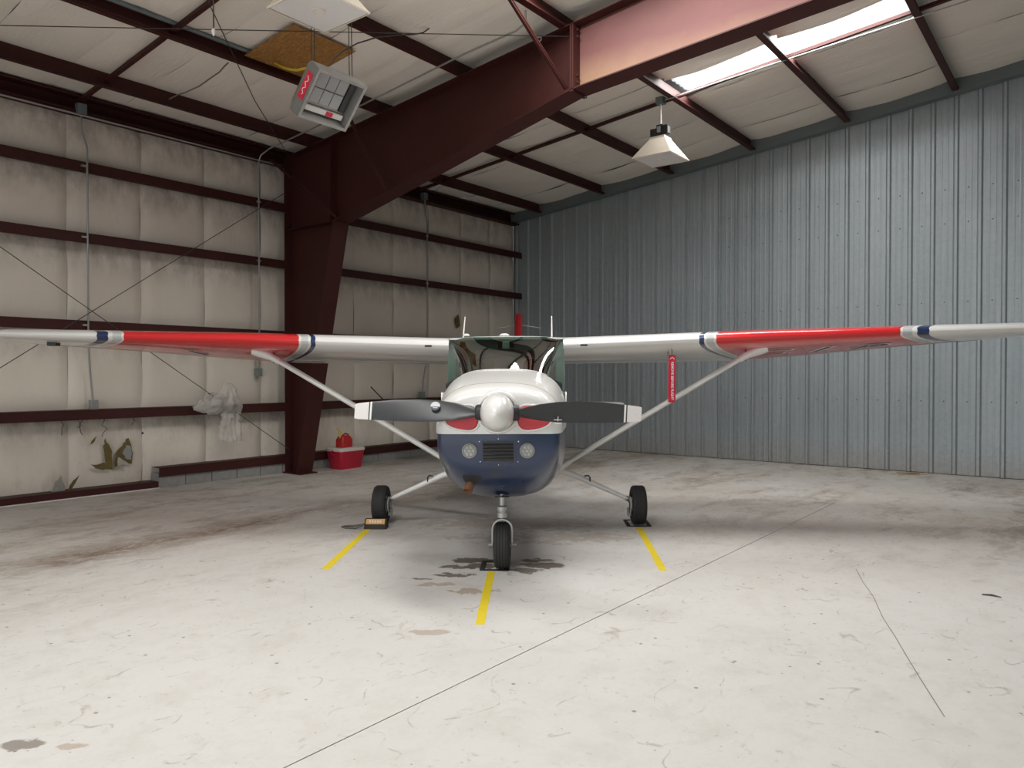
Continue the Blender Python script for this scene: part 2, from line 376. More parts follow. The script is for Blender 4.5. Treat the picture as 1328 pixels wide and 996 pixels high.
def child(me, name, parent, loc=(0,0,0)):
    o = bpy.data.objects.new(name, me); COL.objects.link(o); o.parent = parent; o.location = loc; return o
def text_mesh(txt, size, offset=0.0, mat='white_print', align='CENTER', bold=0.0):
    cu = bpy.data.curves.new('lettering', 'FONT'); cu.body = txt; cu.size = size; cu.align_x = align; cu.align_y = 'CENTER'; cu.offset = offset; cu.resolution_u = 4
    o = bpy.data.objects.new('lettering', cu); COL.objects.link(o)
    me = bpy.data.meshes.new_from_object(o.evaluated_get(bpy.context.evaluated_depsgraph_get()))
    bpy.data.objects.remove(o); me.materials.clear(); me.materials.append(MATS[mat]); return me

# ================================================================== THE SETTING
LX, LY = 17.0, -18.6                 # hangar size along the metal end wall and along the insulated side wall
def roofz(x): return 5.24+0.1075*x   # underside of roof insulation
def purz(x): return 5.08+0.108*x     # underside of purlins
# ---- floor: slabs with an open joint between them
fl = MB().box(-0.3, LX+.3, LY-.3, 0.3, -0.30, -0.16).build('floor', 'block_grey'); tag(fl, 'pale stained concrete hangar floor with saw-cut joint', 'floor', kind='structure')
for x0, x1 in ((-0.3, 8.0265), (8.0335, 14.06), (14.072, LX+.3)):
    MB().box(x0, x1, LY-.3, 0.3, -0.155, 0.0).build('slab', 'hangar_concrete', fl)
pts = [(9.061,-7.174),(9.2,-7.55),(9.36,-7.93),(9.52,-8.40),(9.66,-8.74),(9.776,-9.044),(9.90,-9.36),(10.076,-9.795)]
cr = MB()
for (a, b) in zip(pts, pts[1:]):
    a = V(*a, .0012); b = V(*b, .0012); d = (b-a).normalized(); q = V(-d.y, d.x, 0)*0.0022
    i = len(cr.v); cr.v += [tuple(a-q), tuple(a+q), tuple(b+q), tuple(b-q)]; cr.f.append((i, i+1, i+2, i+3))
MB().box(8.02, 8.04, -3.9, .3, -.1, -.0005).build('joint_filler', 'hangar_concrete', fl)
cr.build('crack', 'crack_dark', fl, label='hairline crack in the concrete')
ap = MB().box(-40, 60, LY-60, LY-.3, -0.3, -0.02).build('floor_apron', 'apron_concrete'); tag(ap, 'outdoor concrete apron before the open hangar doorway', 'apron', kind='structure')

# ---- left wall: sheeting, quilted white insulation, steel girts, block curb
wl = MB().box(-0.22, -0.12, LY, 0.1, 0, 5.3).build('wall_left', 'steel_grey'); tag(wl, 'side wall of white faced insulation between dark red girts', 'wall', kind='structure')
GZ = [1.135, 2.30, 3.44, 4.36]       # top of each girt
seams = [-0.0]+[-0.857-0.965*i for i in range(19)]
bands = [(0.02, 1.06), (1.12, 2.22), (2.28, 3.36), (3.42, 4.28), (4.34, 5.02)]
rnd = random.Random(3)
for i, (a, b) in enumerate(zip(seams, seams[1:])):
    if b < LY: b = LY
    for (z0, z1) in bands:
        ph = rnd.random()*9; amp = rnd.uniform(.022, .042)
        def fn(u, v, a=a, b=b, z0=z0, z1=z1, ph=ph, amp=amp):
            y = a+(b-a)*u; z = z0+(z1-z0)*v
            e = min(1, min(u, 1-u)*9)**.6; g = math.sin(PI*v)**.55 if 0 < v < 1 else 0
            w = noise.noise((y*1.6+ph, z*2.2, ph))*.022+noise.noise((y*6, z*1.5, ph))*.006
            return (-0.085+(amp+0.02)*g*(.55+.45*e)+.018*e+w*g, y, z)
        MB().grid(fn, 12, 10).build('insulation_panel', 'wall_insulation', wl, smooth=60)
def girt(z, y0, y1, parent, name='girt'):
    m = MB(); t = .004
    m.box(-.10, .20, y0, y1, z-t, z)                    # web
    m.box(.196, .20, y0, y1, z-.125, z)                 # inner flange
    m.box(.150, .20, y0, y1, z-.128, z-.124)            # lip
    return m.build(name, 'red_oxide_steel', parent)
for z in GZ: girt(z, LY, -0.02, wl)
girt(0.095, LY, -8.47, wl, 'base_girt'); girt(0.285, -8.46, -0.02, wl, 'base_girt')
MB().box(-.03, .22, LY, -8.47, 0.0, 0.012).build('sealant_strip', 'sealant_white', wl)
bl_me = MB().box(-.05, .17, 0, .40, 0.0, .197).mesh('concrete_block', 'block_grey')
y = -8.46; k = 0
while y < -.45:
    o = child(bl_me, 'concrete_block', wl, (rnd.uniform(-.004, .004), y, 0)); y += .412
ev = MB(); ev.box(-.11, -.10, LY, -.02, 5.0, 5.3); ev.box(-.10, .13, LY, -.02, 5.0, 5.006); ev.box(.125, .13, LY, -.02, 5.0, 5.035); ev.box(-.10, .13, LY, -.02, 5.236, 5.242); ev.box(.125, .13, LY, -.02, 5.21, 5.242)
ev.build('eave_strut', 'red_oxide_steel', wl)
# torn facing: ragged holes with fibreglass showing and paper flaps
def ragged(pts, x, name, mat, jag=.012, flap=None, lab=None):
    poly = []
    for (p, q) in zip(pts, pts[1:]+pts[:1]):
        for t in (0, .25, .5, .75):
            poly.append((x, p[0]+(q[0]-p[0])*t+rnd.uniform(-jag, jag)*(t > 0), p[1]+(q[1]-p[1])*t+rnd.uniform(-jag, jag)*(t > 0)))
    m = MB().prism(poly, (.006, 0, 0))
    if flap:
        for i, v in enumerate(m.v): m.v[i] = (v[0]+flap(v[1], v[2]), v[1], v[2])
    return m.build(name, mat, wl, label=lab)
HX = .02
ragged([(-9.11,.74),(-9.02,.55),(-9.02,.30),(-9.20,.33),(-9.30,.40),(-9.10,.40),(-9.13,.60)], HX, 'torn_hole', 'fibreglass', lab='brown torn gash showing yellow fibreglass')
ragged([(-8.80,.72),(-8.74,.50),(-8.76,.36),(-8.99,.34),(-8.97,.52),(-8.86,.66)], HX, 'torn_hole', 'fibreglass', lab='torn hole with bare sheet showing')
ragged([(-8.79,.62),(-8.76,.50),(-8.77,.42),(-8.83,.43),(-8.89,.52),(-8.84,.62)], HX+.008, 'bare_patch', 'lead_grey')
ragged([(-8.80,.35),(-8.97,.35),(-8.95,.47),(-8.88,.42)], HX+.01, 'paper_flap', 'torn_paper', flap=lambda y, z: (.47-z)*.3)
ragged([(-9.28,.72),(-9.22,.77),(-9.25,.70),(-9.30,.66)], HX, 'torn_hole', 'fibreglass', .004)
ragged([(-9.72,.31),(-9.66,.20),(-9.63,.08),(-9.80,.07),(-9.77,.2)], HX+.02, 'paper_flap', 'torn_paper', flap=lambda y, z: (z-.07)*.4)
ragged([(-9.49,.29),(-9.56,.10),(-9.63,.06),(-9.57,.20)], HX+.03, 'paper_flap', 'fibreglass', flap=lambda y, z: (z-.05)*.4)
ragged([(-2.10,2.75),(-1.98,2.86),(-1.92,2.62),(-2.05,2.55)], HX, 'torn_hole', 'fibreglass')
ragged([(-2.55,1.98),(-2.50,2.02),(-2.48,1.90),(-2.52,1.85)], HX, 'torn_hole', 'fibreglass', .006)
ragged([(-8.62,.78),(-8.60,.80),(-8.585,.77),(-8.61,.755)], HX, 'torn_hole', 'decal_dark', .003)
# ragged hairline tears under the rail
for (yy, zz, L) in [(-9.63,1.03,.22),(-9.40,1.0,.20),(-9.43,1.02,.12),(-9.12,1.02,.26),(-8.72,1.0,.10)]:
    p = [V(HX+.012, yy+rnd.uniform(-.04,.04)*(i > 0), zz-L*i/5) for i in range(6)]
    MB().tube(p, .006, 5).build('tear', 'crack_dark', wl)

# ---- right (end) wall: ribbed galvanised panels, each its own sheet
wr = MB().box(-.1, LX, .06, .12, 0, 7.3).build('wall_right', 'steel_grey'); tag(wr, 'ribbed galvanised sheet metal end wall of the hangar', 'wall', kind='structure')
RP = .325
def panel(x0, n=3):
    prof = []
    for i in range(n):
        o = x0+i*RP
        prof += [(o-.042, .0), (o-.018, -.034), (o+.018, -.034), (o+.042, .0), (o+.105, .0), (o+.113, -.0022), (o+.130, -.0022), (o+.138, .0), (o+.190, .0), (o+.198, -.0022), (o+.215, -.0022), (o+.223, .0)]
    prof.append((x0+n*RP-.043, 0))
    m = MB(); b = len(m.v)
    for x, y in prof:
        zt = roofz(x)-.02
        m.v += [(x, y, 0.012), (x, y, zt)]
    for i in range(len(prof)-1): m.f.append((2*i, 2*i+2, 2*i+3, 2*i+1))
    return m.build('metal_panel', 'galvanised_sheet', wr)
x = .03; pn = 0
while x < LX-.5:
    panel(x); x += 3*RP
scr_me = MB().lathe([(.011, 0), (.011, -.004), (.006, -.009)], (0, 0, 0), (0, 1, 0), 6).mesh('screw', 'fastener')
for z in (1.17, 2.75, 4.0, 4.54):
    xx = 5.0
    while xx < 10.6:
        child(scr_me, 'screw', wr, (xx+.075, 0, z)); xx += RP
cy = MB().tube([(.06, -.05, 0), (.06, -.05, 5.18)], .012).build('corner_conduit', 'conduit', wr)
MB().obox((.10, -.05, 5.16), (.03, 0, 0), (0, .02, 0), (0, 0, .05)).build('corner_clip', 'grey_metal', wr)
# rake channel where the roof meets the end wall
t1 = MB(); a, b = V(0, -.10, purz(0)+.085), V(LX, -.10, purz(LX)+.085)
t1.beam(a, b, .16, .24)
t1 = t1.build('trim_1', 'trim_grey'); tag(t1, 'grey rake channel along top of the ribbed metal wall', 'trim', kind='structure')

# ---- back wall beside the camera (never faces the lens)
wb = MB().box(LX, LX+.1, LY, .1, 0, 7.3).build('wall_back', 'galvanised_sheet'); tag(wb, 'far galvanised side wall of the hangar', 'wall', kind='structure')

wd = MB().box(-.2, LX+.1, LY-.1, LY, 4.3, 7.3).box(-.2, 1.5, LY-.1, LY, 0, 4.3).box(15.5, LX+.1, LY-.1, LY, 0, 4.3).build('wall_doorway', 'galvanised_sheet'); tag(wd, 'front wall with the wide open hangar doorway', 'wall', kind='structure')
# ---- ceiling: insulation blankets, purlins, bridging, skylight
PX = [.80, 2.40, 3.95, 5.56, 7.18, 8.77, 10.38, 11.98, 13.58, 15.18]
ce = empty('ceiling'); tag(ce, 'sloping roof of white insulation blankets over dark red purlins', 'ceiling', kind='structure')
SKY = (5.60, 8.73, -3.78, -2.86)
SKYY = [(-3.78, -2.86), (-7.96, -7.04), (-13.46, -12.54)]  # second and third strips are added out of view for their light
edges = [0.0]+PX+[LX]
rows = [0.0, -.96, -1.91, -2.86, -3.78, -4.87, -5.95, -7.04, -7.96, -8.88, -9.80, -10.71, -11.62, -12.54, -13.46, -14.5, -15.5, -16.5, -17.55, LY]
for ia, (xa, xb) in enumerate(zip(edges, edges[1:])):
    for (ya, yb) in zip(rows, rows[1:]):
        if any(abs(ya-q[1]) < .01 for q in SKYY) and 5.5 < xa < 8.7: continue          # the skylight takes this strip
        ph = rnd.random()*20; sag = rnd.uniform(.02, .05); near = 5.5 < xa < 8.7
        def fn(u, v, xa=xa, xb=xb, ya=ya, yb=yb, ph=ph, sag=sag):
            x = xa+(xb-xa)*u; y = ya+(yb-ya)*v
            g = math.sin(PI*u)**.6 if 0 < u < 1 else 0; e = min(1, min(v, 1-v)*7)**.6
            w = noise.noise((x*2, y*2.5, ph))*.02+noise.noise((x*1.2, y*9, ph))*.008
            return (x, y, roofz(x)+.045-(sag*.8+.02)*g*(.9+.1*e)-.006*e-w*g)
        MB().grid(fn, 10, 10).build('insulation_panel', 'roof_insulation', ce, smooth=60)
# outer roof sheet with the skylight opening left free
rs = MB()
def rsheet(x0, x1, y0, y1):
    z = lambda x: roofz(x)+.14
    rs.loft([[V(x0, y0, z(x0)), V(x1, y0, z(x1)), V(x1, y0, z(x1)+.03), V(x0, y0, z(x0)+.03)], [V(x0, y1, z(x0)), V(x1, y1, z(x1)), V(x1, y1, z(x1)+.03), V(x0, y1, z(x0)+.03)]], True, True, True)
prev = .3
for (y0, y1) in SKYY:
    rsheet(-.3, LX+.1, y1, prev); rsheet(-.3, SKY[0], y0, y1); rsheet(SKY[1], LX+.1, y0, y1); prev = y0
rsheet(-.3, LX+.1, LY, prev)
rs.build('roof_sheet', 'steel_grey', ce)
for (y0, y1) in SKYY:
    sk = MB(); x0, x1 = SKY[:2]
    sk.grid(lambda u, v: (x0+(x1-x0)*u, y0+(y1-y0)*v, roofz(x0+(x1-x0)*u)+.10+.012*math.cos(v*14*PI)), 4, 42)
    sk.build('skylight_panel', 'skylight_fibreglass', ce, label='bright translucent fibreglass skylight strip', smooth=80)
# torn insulation lip hanging along the skylight edge
for (xa, xb) in ((5.62, 7.12), (7.24, 8.70)):
    ph = rnd.random()*9
    def fn(u, v, xa=xa, xb=xb, ph=ph):
        x = xa+(xb-xa)*u; d = (.10+.10*math.sin(PI*u)+.03*noise.noise((x*3, ph, 0)))*v
        return (x, SKY[3]-d, roofz(x)+.04-.05*math.sin(v*2)-.02*math.sin(PI*u))
    MB().grid(fn, 14, 4).build('insulation_lip', 'roof_insulation', ce, smooth=60)
    def fn(u, v, xa=xa, xb=xb, ph=ph):
        x = xa+(xb-xa)*u; d = (.04+.10*math.sin(PI*u)+.03*noise.noise((x*3, ph, 4)))*v
        return (x, SKY[2]+d, roofz(x)+.04-.04*math.sin(v*2))
    MB().grid(fn, 14, 4).build('insulation_lip', 'roof_insulation', ce, smooth=60)
for x in PX:
    m = MB(); z = purz(x); h = .20; t = .004; sl = .1075
    m.box(x-.003, x+.003, LY, -.19, z, z+h); m.box(x-.003, x+.09, LY, -.19, z, z+t); m.box(x+.086, x+.09, LY, -.19, z, z+.025); m.box(x-.065, x+.003, LY, -.19, z+h-t, z+h)
    m.build('purlin', 'red_oxide_steel', ce)
for yb in (-3.25, -9.42, -15.6):
    for xa, xb in zip([.05]+PX, PX+[LX]):
        m = MB(); m.beam((xa+.004, yb, purz(xa)+.07), (xb-.004, yb, purz(xb)+.07), .05, .004); m.beam((xa+.004, yb-.025, purz(xa)+.09), (xb-.004, yb-.025, purz(xb)+.09), .004, .045)
        m.build('bridging_bar', 'red_oxide_steel', ce)
# brown OSB sheet patching the roof
o = MB(); xa, xb, ya, yb = 2.44, 3.40, -8.53, -7.62
o.loft([[V(xa, ya, roofz(xa)-.055), V(xb, ya, roofz(xb)-.055), V(xb, ya, roofz(xb)-.045), V(xa, ya, roofz(xa)-.045)], [V(xa, yb, roofz(xa)-.055), V(xb, yb, roofz(xb)-.055), V(xb, yb, roofz(xb)-.045), V(xa, yb, roofz(xa)-.045)]], True, True, True)
o.build('osb_patch', 'osb_board', ce, label='brown oriented strand board patch screwed to the roof')

# ================================================================== STEEL PORTAL FRAME
YF = -6.23; FH = .15
fr = empty('steel_frame', (.5, YF, 0)); tag(fr, 'dark red tapered steel portal frame with deep sloping rafter', 'steel frame')
def atf(o): o.matrix_parent_inverse = Matrix.Translation((-.5, -YF, 0)); return o
def plate_xz(pts, half, m):   # thick plate drawn in X,Z standing on plane YF
    return m.prism([(x, YF-half, z) for x, z in pts], (0, 2*half, 0))
def flange(p, q, th, m, w=FH):
    p = V(p[0], YF, p[1]); q = V(q[0], YF, q[1]); return m.beam(p, q, 2*w, th, up=(q-p).cross(V(0, 1, 0)))
ztop = lambda x: purz(x)-.012
K = (1.42, 3.93); SPL = (5.74, 4.93); END = (12.0, 5.42)
m = MB(); plate_xz([(.21, 0.02), (.50, 0.02), K, (1.30, 4.6), (1.30, ztop(1.3)), (.21, ztop(.21))], .005, m)
flange((.505, 0.02), (K[0]+.004, K[1]), .014, m); flange((.205, .02), (.205, ztop(.2)-.02), .012, m)
m.box(.15, .62, YF-.17, YF+.17, 0, .02)
atf(m.build('column', 'red_oxide_steel', fr))
m = MB(); plate_xz([K, SPL, (5.74, ztop(5.74)), (.21, ztop(.21)), (.21, 4.5), (1.2, 4.0)], .006, m)
flange(K, SPL, .014, m); flange(SPL, END, .014, m); flange((.2, ztop(.2)), (12.0, ztop(12.0)), .012, m)
atf(m.build('rafter', 'red_oxide_steel', fr))
m = MB(); plate_xz([(5.752, SPL[1]+.01), END, (12.0, ztop(12)), (5.752, ztop(5.74))], .006, m); atf(m.build('rafter_web', 'pale_primer_steel', fr, label='pale pink and tan rafter web beyond the splice'))
for sx in (-.014, .014):
    m = MB().box(5.74+sx-.010, 5.74+sx+.010, YF-FH, YF+FH, 4.90, ztop(5.74)+.01); atf(m.build('splice_plate', 'red_oxide_steel', fr))
for z in (5.02, 5.10, 5.55, 5.63):
    for yy in (-.07,):
        m = MB().lathe([(.016, 0), (.016, .05)], (5.74, YF+yy, z), (1, 0, 0), 6); atf(m.build('bolt', 'red_oxide_steel', fr))
m = MB().box(1.34, 1.35, YF-FH+.01, YF+FH-.01, K[1]+.01, ztop(1.34)); atf(m.build('stiffener', 'red_oxide_steel', fr))
m = MB().beam((.22, YF-.02, 3.93), (K[0], YF-.02, 3.93), .26, .01); atf(m.build('stiffener', 'red_oxide_steel', fr))
for (a, b) in [((5.65, YF-.13, 4.95), (5.56, -7.42, 5.72)), ((2.56, YF-.13, 4.23), (2.40, -7.05, 5.35)), ((1.45, YF-.13, 3.98), (.16, -6.62, 5.02))]:
    m = MB(); m.beam(a, b, .06, .006); a2 = V(*a)+V(.02, 0, 0); b2 = V(*b)+V(.02, 0, 0); m.beam(a2, b2, .005, .045); atf(m.build('flange_brace', 'red_oxide_steel', fr))

# ================================================================== BRACING RODS, CONDUITS, CABLES
def rod(name, pts, r, mat, label, cat, group=None, n=6):
    return tag(MB().tube(pts, r, n).build(name, mat, smooth=60), label, cat, group)
def line(p, q, y):    # extend p->q to given y
    t = (y-p[1])/(q[1]-p[1]); return tuple(p[i]+(q[i]-p[i])*t for i in range(3))
A, B = (.30, -6.37, .387), (.30, -10.42, 3.116); rod('brace_rod', [A, line(A, B, -12.3)], .0055, 'wire_dark', 'thin wall brace rod rising from the column foot past the plastic bag', 'brace rod')
A, B = (.30, -6.43, 4.51), (.30, -10.43, 1.678); rod('brace_rod', [A, line(A, B, -12.3)], .0055, 'wire_dark', 'thin wall brace rod falling away from the top of the steel column', 'brace rod')
r1 = rod('brace_rod', [(5.62, YF-.01, 5.615), (1.718, -10.869, 5.17), (.35, -12.4, 5.0)], .0055, 'wire_dark', 'thin roof brace rod with an eye turnbuckle at the rafter web', 'brace rod')
q = MB(); c = V(5.335, -6.48, 5.58); d = V(.19, .18, .02).normalized()
q.tube([c+d*.0+(d*math.cos(t)+V(0, 0, 1)*math.sin(t))*.035 for t in [2*PI*i/12 for i in range(13)]], .009, 6)
q.build('turnbuckle_eye', 'grey_metal', r1)
rod('brace_rod', [(.40, -6.36, 4.99), (1.837, -7.996, 5.198), (3.497, -9.618, 5.36), (6.3, -12.4, 5.65)], .0055, 'wire_dark', 'thin roof brace rod running up from the eave above the column', 'brace rod')

def conduit(label, pts, jb, ob, obmat='outlet_green', group='wall conduits'):
    e = empty('wall_conduit', pts[-1]); tag(e, label, 'conduit'); inv = Matrix.Translation(-V(*pts[-1]))
    for nm, mb, mt in (('pipe', MB().tube(pts, .013, 8), 'conduit'),
                       ('junction_box', MB().box(jb[0]-.05, jb[0]+.05, jb[1]-.055, jb[1]+.055, jb[2]-.07, jb[2]+.07) if jb else None, 'trim_grey'),
                       ('outlet_box', MB().box(ob[0]-.05, ob[0]+.04, ob[1]-.045, ob[1]+.045, ob[2]-.07, ob[2]+.06) if ob else None, obmat)):
        if mb:
            o = mb.build(nm, mt, e, smooth=40, bevel=.004 if nm != 'pipe' else 0); o.matrix_parent_inverse = inv
    for z in (4.30, 3.38, 2.24):
        o = MB().box(.20, .235, pts[1][1]-.03, pts[1][1]+.03, z-.012, z+.012).build('pipe_clip', 'grey_metal', e); o.matrix_parent_inverse = inv
conduit('grey conduit where the wall brace rods cross, ending in a pale outlet box', [(.16, -9.44, 5.02), (.16, -9.44, 4.78), (.222, -9.40, 4.55), (.222, -9.40, 2.0), (.10, -9.33, 1.62), (.08, -9.29, 1.25)], (.15, -9.44, 5.04), (.08, -9.28, 1.20), 'conduit')
conduit('grey conduit beside the steel column with a green outlet box', [(.222, -6.86, 4.92), (.222, -6.86, 2.2), (.12, -6.80, 1.9), (.07, -6.77, 1.66)], None, (.06, -6.77, 1.64))
conduit('grey conduit behind the cabin between column and corner', [(.16, -3.11, 5.06), (.16, -3.11, 4.80), (.222, -3.11, 4.55), (.222, -3.11, 2.0), (.10, -3.10, 1.5), (.08, -3.10, 1.2)], (.15, -3.12, 5.08), (.07, -3.1, 1.2))
rod('eave_conduit', [(.19, LY+.1, 4.955), (.19, -9.5, 4.955), (.19, -6.5, 4.955)], .012, 'conduit', 'thin conduit running along the eave above the top girt', 'conduit')
rod('feeder_conduit', [(.222, -6.86, 4.93), (.25, -6.84, 5.02), (.40, -6.80, 5.10), (2.5, -6.76, 5.33), (4.4, -6.77, 5.54), (5.20, -6.74, 5.62), (5.36, -6.76, 5.66), (5.42, -6.85, 5.75)], .012, 'conduit', 'conduit crossing under the purlins beside the deep rafter', 'conduit', n=8)
rod('lamp_conduit', [(5.50, -3.50, 5.67), (7.03, -3.40, 5.84), (9.30, -3.23, 6.08), (11, -3.2, 6.27)], .010, 'conduit', 'slim conduit below the skylight feeding the pyramid lamp', 'conduit')
rod('purlin_pipe', [(2.47, -12, 5.50), (2.47, -10.2, 5.505), (2.47, -8.6, 5.505), (2.49, -7.9, 5.50)], .028, 'trim_grey', 'grey gas pipe laid along a purlin toward the heater', 'pipe', n=8)
rod('pull_cord', [(4.60, -10.22, 5.72), (4.605, -10.22, 4.62), (4.608, -10.222, 4.56)], [.006, .006, .006], 'wire_dark', 'thin hanging pull cord with a pale knob', 'cord')
MB().lathe([(.004, 0), (.016, .02), (.018, .05), (.004, .07)], (4.608, -10.222, 4.50), (0, 0, 1), 8).build('knob', 'sealant_white', bpy.data.objects['pull_cord'], smooth=60)
rod('loose_cord', [(4.40,-8.82,4.75),(4.31,-8.69,4.88),(4.235,-8.50,5.05),(4.19,-8.27,5.22),(4.20,-8.01,5.37),(4.22,-7.75,5.48),(4.265,-7.47,5.58),(4.27,-7.34,5.64),(4.32,-7.28,5.70)], .008, 'wire_dark', 'loose dark electric cord looping up from the heater', 'cord')
rod('frayed_strap', [(2.38,-8.71,5.32),(2.30,-8.71,5.298),(2.1,-8.66,5.29),(1.87,-8.616,5.302),(1.504,-8.581,5.282),(1.196,-8.597,5.269),(1.032,-8.613,5.271),(.85,-8.63,5.25)], .009, 'crack_dark', 'frayed strap drooping between two purlins across a roof panel', 'strap')

# ================================================================== LAMPS
def highbay(x, y, zl, label, top):
    e = empty('highbay_lamp', (x, y, zl)); tag(e, label, 'lamp', 'pyramid high-bay lamps')
    h = .30; rings = []
    def sq(r, z): return [V(-r, -r, z), V(r, -r, z), V(r, r, z), V(-r, r, z)]
    sh = MB().loft([sq(.31, 0), sq(.315, .012), sq(.30, .03), sq(.12, .30), sq(.115, .33)], True, False, True); sh.build('shade', 'shade_enamel', e, solid=.006)
    MB().loft([sq(.297, .006), sq(.297, .014)], True, True, True).build('lens', 'frosted_lens', e)
    MB().tube([V(.055*math.cos(2*PI*i/20), .055*math.sin(2*PI*i/20), .003) for i in range(21)], .006, 5, False).build('lens_ring', 'shade_enamel', e, smooth=60)
    bb = MB().lathe([(.005, .03), (.05, .05), (.06, .10), (.05, .16), (.03, .22), (.03, .30)], (0, 0, 0), (0, 0, 1), 16); bb.build('bulb', 'shade_enamel', e, smooth=50)
    b = MB(); b.box(-.05, .05, -.05, .05, .33, .52); b.box(-.15, -.04, -.055, .055, .34, .47); b.box(.05, .13, -.05, .05, .36, .50); b.build('ballast', 'ballast_black', e, bevel=.006)
    MB().box(-.035, .02, -.057, -.05, .40, .49).build('ballast_label', 'lead_grey', e); MB().box(.131, .137, -.04, .04, .38, .48).build('capacitor', 'grey_metal', e, bevel=.003)
    MB().tube([(0, 0, .52), (0, 0, top)], .014, 8).build('stem', 'sealant_white', e, smooth=60)
    MB().box(-.06, .06, -.06, .06, top-.05, top+.05).build('junction_box', 'trim_grey', e, bevel=.006)
    return e
highbay(5.42, -3.48, 4.80, 'cream pyramid high-bay lamp hanging at the end of the skylight', .88)
highbay(5.17, -9.55, 4.80, 'white pyramid high-bay lamp hanging above the infrared heater', .90)

# ================================================================== INFRARED HEATER
he = empty('infrared_heater', (4.75, -9.1, 4.2)); tag(he, 'tin infrared gas heater with six ceramic tiles hung by chains', 'heater')
# local frame: u along +Y (length), w up the tilted face, n out of the face (toward +X and down)
U = V(0, 1, 0); Wd = V(.33, 0, .37).normalized(); Nn = V(.37, 0, -.33).normalized(); hc = V(.015, .02, .04)
def hp(u, w, d): return hc+U*u+Wd*w+Nn*d
def hbox(u0, u1, w0, w1, d0, d1): return MB().obox(hp((u0+u1)/2, (w0+w1)/2, (d0+d1)/2), U*(u1-u0)/2, Wd*(w1-w0)/2, Nn*(d1-d0)/2)
hh = MB(); L, H2 = .29, .25
rg = lambda l, h, d: [hp(-l, -h, d), hp(l, -h, d), hp(l, h, d), hp(-l, h, d)]
hh.loft([rg(L, H2, 0), rg(L, H2, .02), rg(L-.03, H2-.03, .02), rg(L-.055, H2-.06, -.07)], True, False, True)
hh.loft([rg(L, H2, 0), rg(L-.0, H2-.0, -.13), rg(L-.06, H2-.06, -.25)], True, False, True)
hh.build('housing', 'heater_tin', he)
for i in range(3):
    for j in range(2):
        u = -.205+.118*i; w = -.085+.148*j
        hbox(u, u+.108, w, w+.138, -.068, -.050).build('ceramic_tile', 'ceramic', he)
hbox(.155, .215, -.10, .20, -.068, -.045).build('burner_shadow_plate', 'black_plastic', he)
hbox(-.22, .22, -.175, -.125, -.06, -.03).build('reflector_strip', 'sealant_white', he)
hbox(.02, .10, -.172, -.128, -.03, -.026).build('warning_label', 'tag_red', he)
lb = MB(); pa = [hp(-L-.001, -.10, -.018), hp(-L-.001, .16, -.018), hp(-L-.001, .16, -.11), hp(-L-.001, -.10, -.11)]; lb.prism(pa, U*-.004); lb.build('brand_label', 'tag_red', he)
sq_ = MB(); sq_.tube([hp(-L-.006, -.06+.02*i, -.062+.020*math.sin(i*1.9)) for i in range(10)], .004, 5); sq_.build('brand_script', 'white_print', he)
for (u, w) in ((-.24, .14), (.20, .16)):
    for du in (0, .035):
        p = hp(u+du, w, -.12); MB().tube([p, V(p.x-.02, p.y, 1.45)], .005, 5).build('chain', 'wire_dark', he)
yh = rod('gas_hose', [(2.45, -8.14, 5.50), (2.70, -8.24, 5.37), (3.034, -8.394, 5.20), (3.35, -8.53, 5.06), (3.661, -8.672, 4.93), (4.0, -8.84, 4.81), (4.35, -9.0, 4.68)], .014, 'hose_yellow', 'yellow flexible gas hose reaching the infrared heater', 'hose', n=8)
va = MB(); va.lathe([(.03, -.08), (.035, -.02), (.05, 0), (.035, .03), (.03, .09)], (2.42, -8.14, 5.52), (0, 1, 0), 12); va.lathe([(.03, 0), (.03, .06)], (2.42, -8.14, 5.52), (0, 0, 1), 10); va.build('valve', 'grey_metal', yh, smooth=40)

# ================================================================== THINGS BY THE WALL
# plastic bag draped over the rail
bg_ = MB()
def fn(u, v):
    z = 1.47-.89*v; cw = -7.44+.02*math.sin(v*5)+(.10*v); hw = .07+.14*min(1, v*2.6)+.02*math.sin(v*9)-.03*v
    y = cw+(u-.5)*2*hw; w = abs(noise.noise((y*9, z*4, 1)))*.09+abs(noise.noise((y*22, z*9, 5)))*.05
    return (.235+.05*math.sin(PI*u)+w, y+noise.noise((z*6, u, 2))*.02, z)
bg_.grid(fn, 24, 40)
def fn(u, v):
    th = u*2*PI; ph = v*PI; r = 1+.5*noise.noise((math.cos(th)*1.7, math.sin(th)*1.7, ph*1.6))-.45*abs(noise.noise((math.cos(th)*4, math.sin(th)*4, ph*4)))
    return (.30+.075*r*math.sin(ph)*math.cos(th), -7.70+.26*r*math.sin(ph)*math.sin(th)*.95, 1.16+.145*r*math.cos(ph)+.04*math.sin(th)*math.sin(ph))
bg_.grid(fn, 36, 18)
tag(bg_.build('plastic_bag', 'plastic_film', smooth=70), 'crumpled clear plastic bag draped over the lower wall girt', 'bag')
rod('stick', [(.19, -4.22, 1.12), (.17, -4.52, 1.37)], .012, 'wire_dark', 'dark stick leaning up from the lower girt behind the propeller blade', 'stick')
